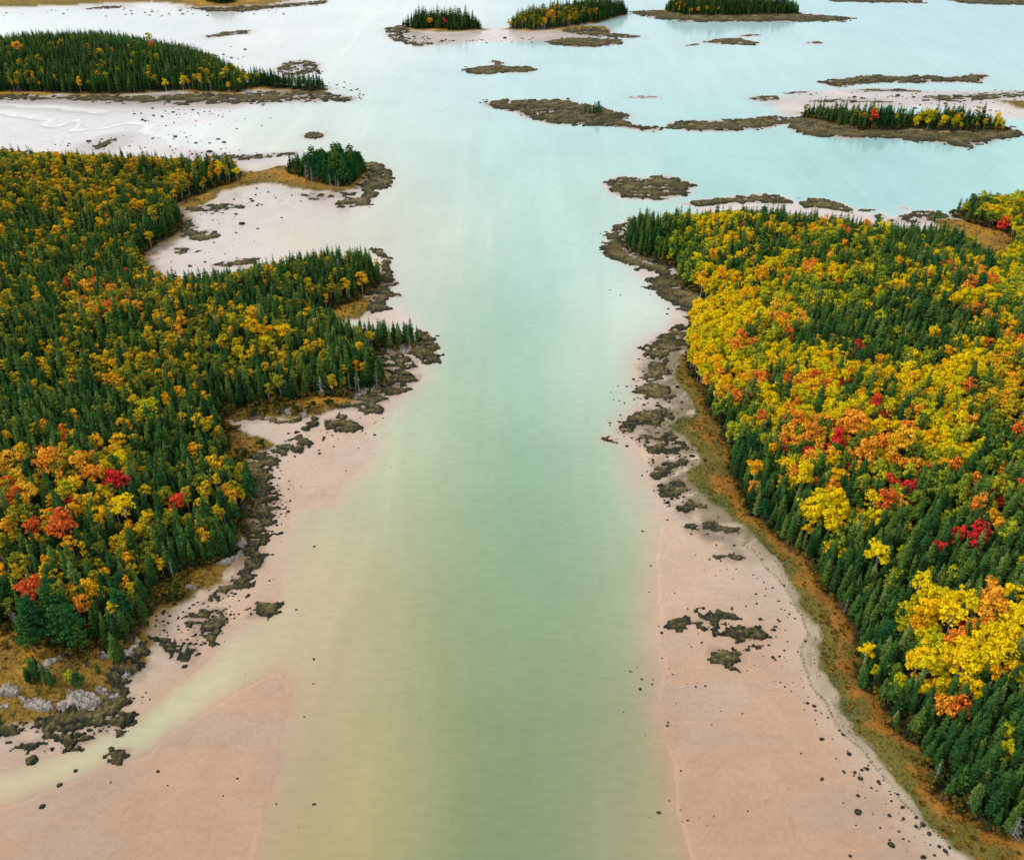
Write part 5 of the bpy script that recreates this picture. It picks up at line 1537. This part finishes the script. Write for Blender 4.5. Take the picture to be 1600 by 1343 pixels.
for k in range(len(tuss)):
    kind = 'tussock' if near_wood[k] > -5.5 - 2 * rng.uniform() else 'greentuft'
    T.append([kind, tuss[k, 0], tuss[k, 1], tz[k], float(rng.uniform(.3, .95)), float(rng.uniform(0, 6.28)), int(rng.integers(3)), None])
TX = np.array([t[1] for t in T]); TY = np.array([t[2] for t in T]); TZ = np.array([t[3] for t in T])
woods('grass_tussocks', 'tussock', np.array([i for i in range(i0, len(T)) if T[i][0] == 'tussock']), 'golden brown tussocks of salt grass along the wood edges')
woods('green_grass', 'greentuft', np.array([i for i in range(i0, len(T)) if T[i][0] == 'greentuft']), 'olive tussocks of salt grass toward the beach')


# the wrack line: dried weed thrown up along the top of the strand
wx_, wy_ = [], []
for P in SPOLY:
    lo = P.min(0); hi = P.max(0)
    q2 = rng.uniform(lo, hi, (90000, 2))
    d = sdist(*warp(q2[:, 0], q2[:, 1]), P)
    lines = np.minimum(np.abs(d - .35 - .5 * fbm(q2[:, 0] / 5, q2[:, 1] / 5, 61, 2)), np.abs(d - 1.5 - .8 * fbm(q2[:, 0] / 7, q2[:, 1] / 7, 62, 2)) * 4)
    keep = (d > 0) & ((lines < .32 * rng.uniform(.2, 1, len(d))) | (rng.uniform(size=len(d)) < .012))
    wx_.append(q2[keep, 0]); wy_.append(q2[keep, 1])
wx_ = np.concatenate(wx_)[:9000]; wy_ = np.concatenate(wy_)[:9000]
scatter_lumps('wrack_debris', wx_, wy_, rng.gamma(2, .026, len(wx_)).clip(.02, .13), M_WRACK, np.zeros(len(wx_)), 'thin dark line of dried weed along the top of the beach')


def grass_material():
    m, nt, out = new_mat('marsh_grass')
    col = node(nt, 'ShaderNodeAttribute', attribute_name='tint')
    d = node(nt, 'ShaderNodeBsdfDiffuse'); t = node(nt, 'ShaderNodeBsdfTranslucent')
    nt.links.new(col.outputs['Color'], d.inputs[0]); nt.links.new(col.outputs['Color'], t.inputs[0])
    mx = node(nt, 'ShaderNodeMixShader', inp={0: .25})
    nt.links.new(d.outputs[0], mx.inputs[1]); nt.links.new(t.outputs[0], mx.inputs[2]); nt.links.new(mx.outputs[0], out.inputs['Surface'])
    return m


gxs, gys, gcs = [], [], []
for P in GP:
    lo = P.min(0); hi = P.max(0)
    d0 = math.hypot(*P.mean(0))
    stp = max(.42, d0 / 500)
    x, y = np.meshgrid(np.arange(lo[0], hi[0], stp), np.arange(lo[1], hi[1], stp))
    x = (x + rng.uniform(-.5, .5, x.shape) * stp).ravel(); y = (y + rng.uniform(-.5, .5, y.shape) * stp).ravel()
    a, b = pixel(x, y, 0 * x)
    k = (a > -60) & (a < 1660) & (b > -30) & (b < 1400)
    x, y, a, b = x[k], y[k], a[k], b[k]
    k = sdist(*warp(x, y), P) > .3
    x, y, a, b = x[k], y[k], a[k], b[k]
    ci = np.clip(np.round(np.interp(a, gx, np.arange(len(gx)))).astype(int), 0, len(gx) - 1); ri = np.clip(np.round(np.interp(b, gy, np.arange(len(gy)))).astype(int), 0, len(gy) - 1)
    gxs.append(x); gys.append(y); gcs.append(C[ri, ci])
x = np.concatenate(gxs); y = np.concatenate(gys); c = np.concatenate(gcs)
k = rng.uniform(size=len(x)) < np.clip(.75 + .9 * fbm(x / 2.5, y / 2.5, 700, 2), .1, 1)
x, y, c = x[k], y[k], c[k]
n = len(x)
print('tufts', n)
z = height_at(x, y)
hgt = rng.uniform(.08, .26, n)
V = np.zeros((n, 7, 3)); a0 = rng.uniform(0, 6.28, n)
for b in range(3):
    a = a0 + b * 2.1
    V[:, 2 * b] = np.stack([x + .26 * np.cos(a + .5), y + .26 * np.sin(a + .5), z - .05], 1)
    V[:, 2 * b + 1] = np.stack([x + .26 * np.cos(a - .5), y + .26 * np.sin(a - .5), z - .05], 1)
V[:, 6] = np.stack([x + rng.normal(0, .2, n), y + rng.normal(0, .2, n), z + hgt], 1)
Fb = np.array([[0, 1, 6], [2, 3, 6], [4, 5, 6]])
me = mesh_from('marsh_grass', V.reshape(-1, 3), (Fb[None] + (np.arange(n) * 7)[:, None, None]).reshape(-1, 3), [grass_material()])
ca = me.attributes.new('tint', 'FLOAT_COLOR', 'POINT')
cc = c * rng.uniform(.95, 1.7, (n, 1))
ca.data.foreach_set('color', np.repeat(np.concatenate([cc, np.ones((n, 1))], 1), 7, 0).astype(np.float32).ravel())
link('marsh_grass', me, kind='stuff', label='tufts of golden and olive salt grass along the wood edges')
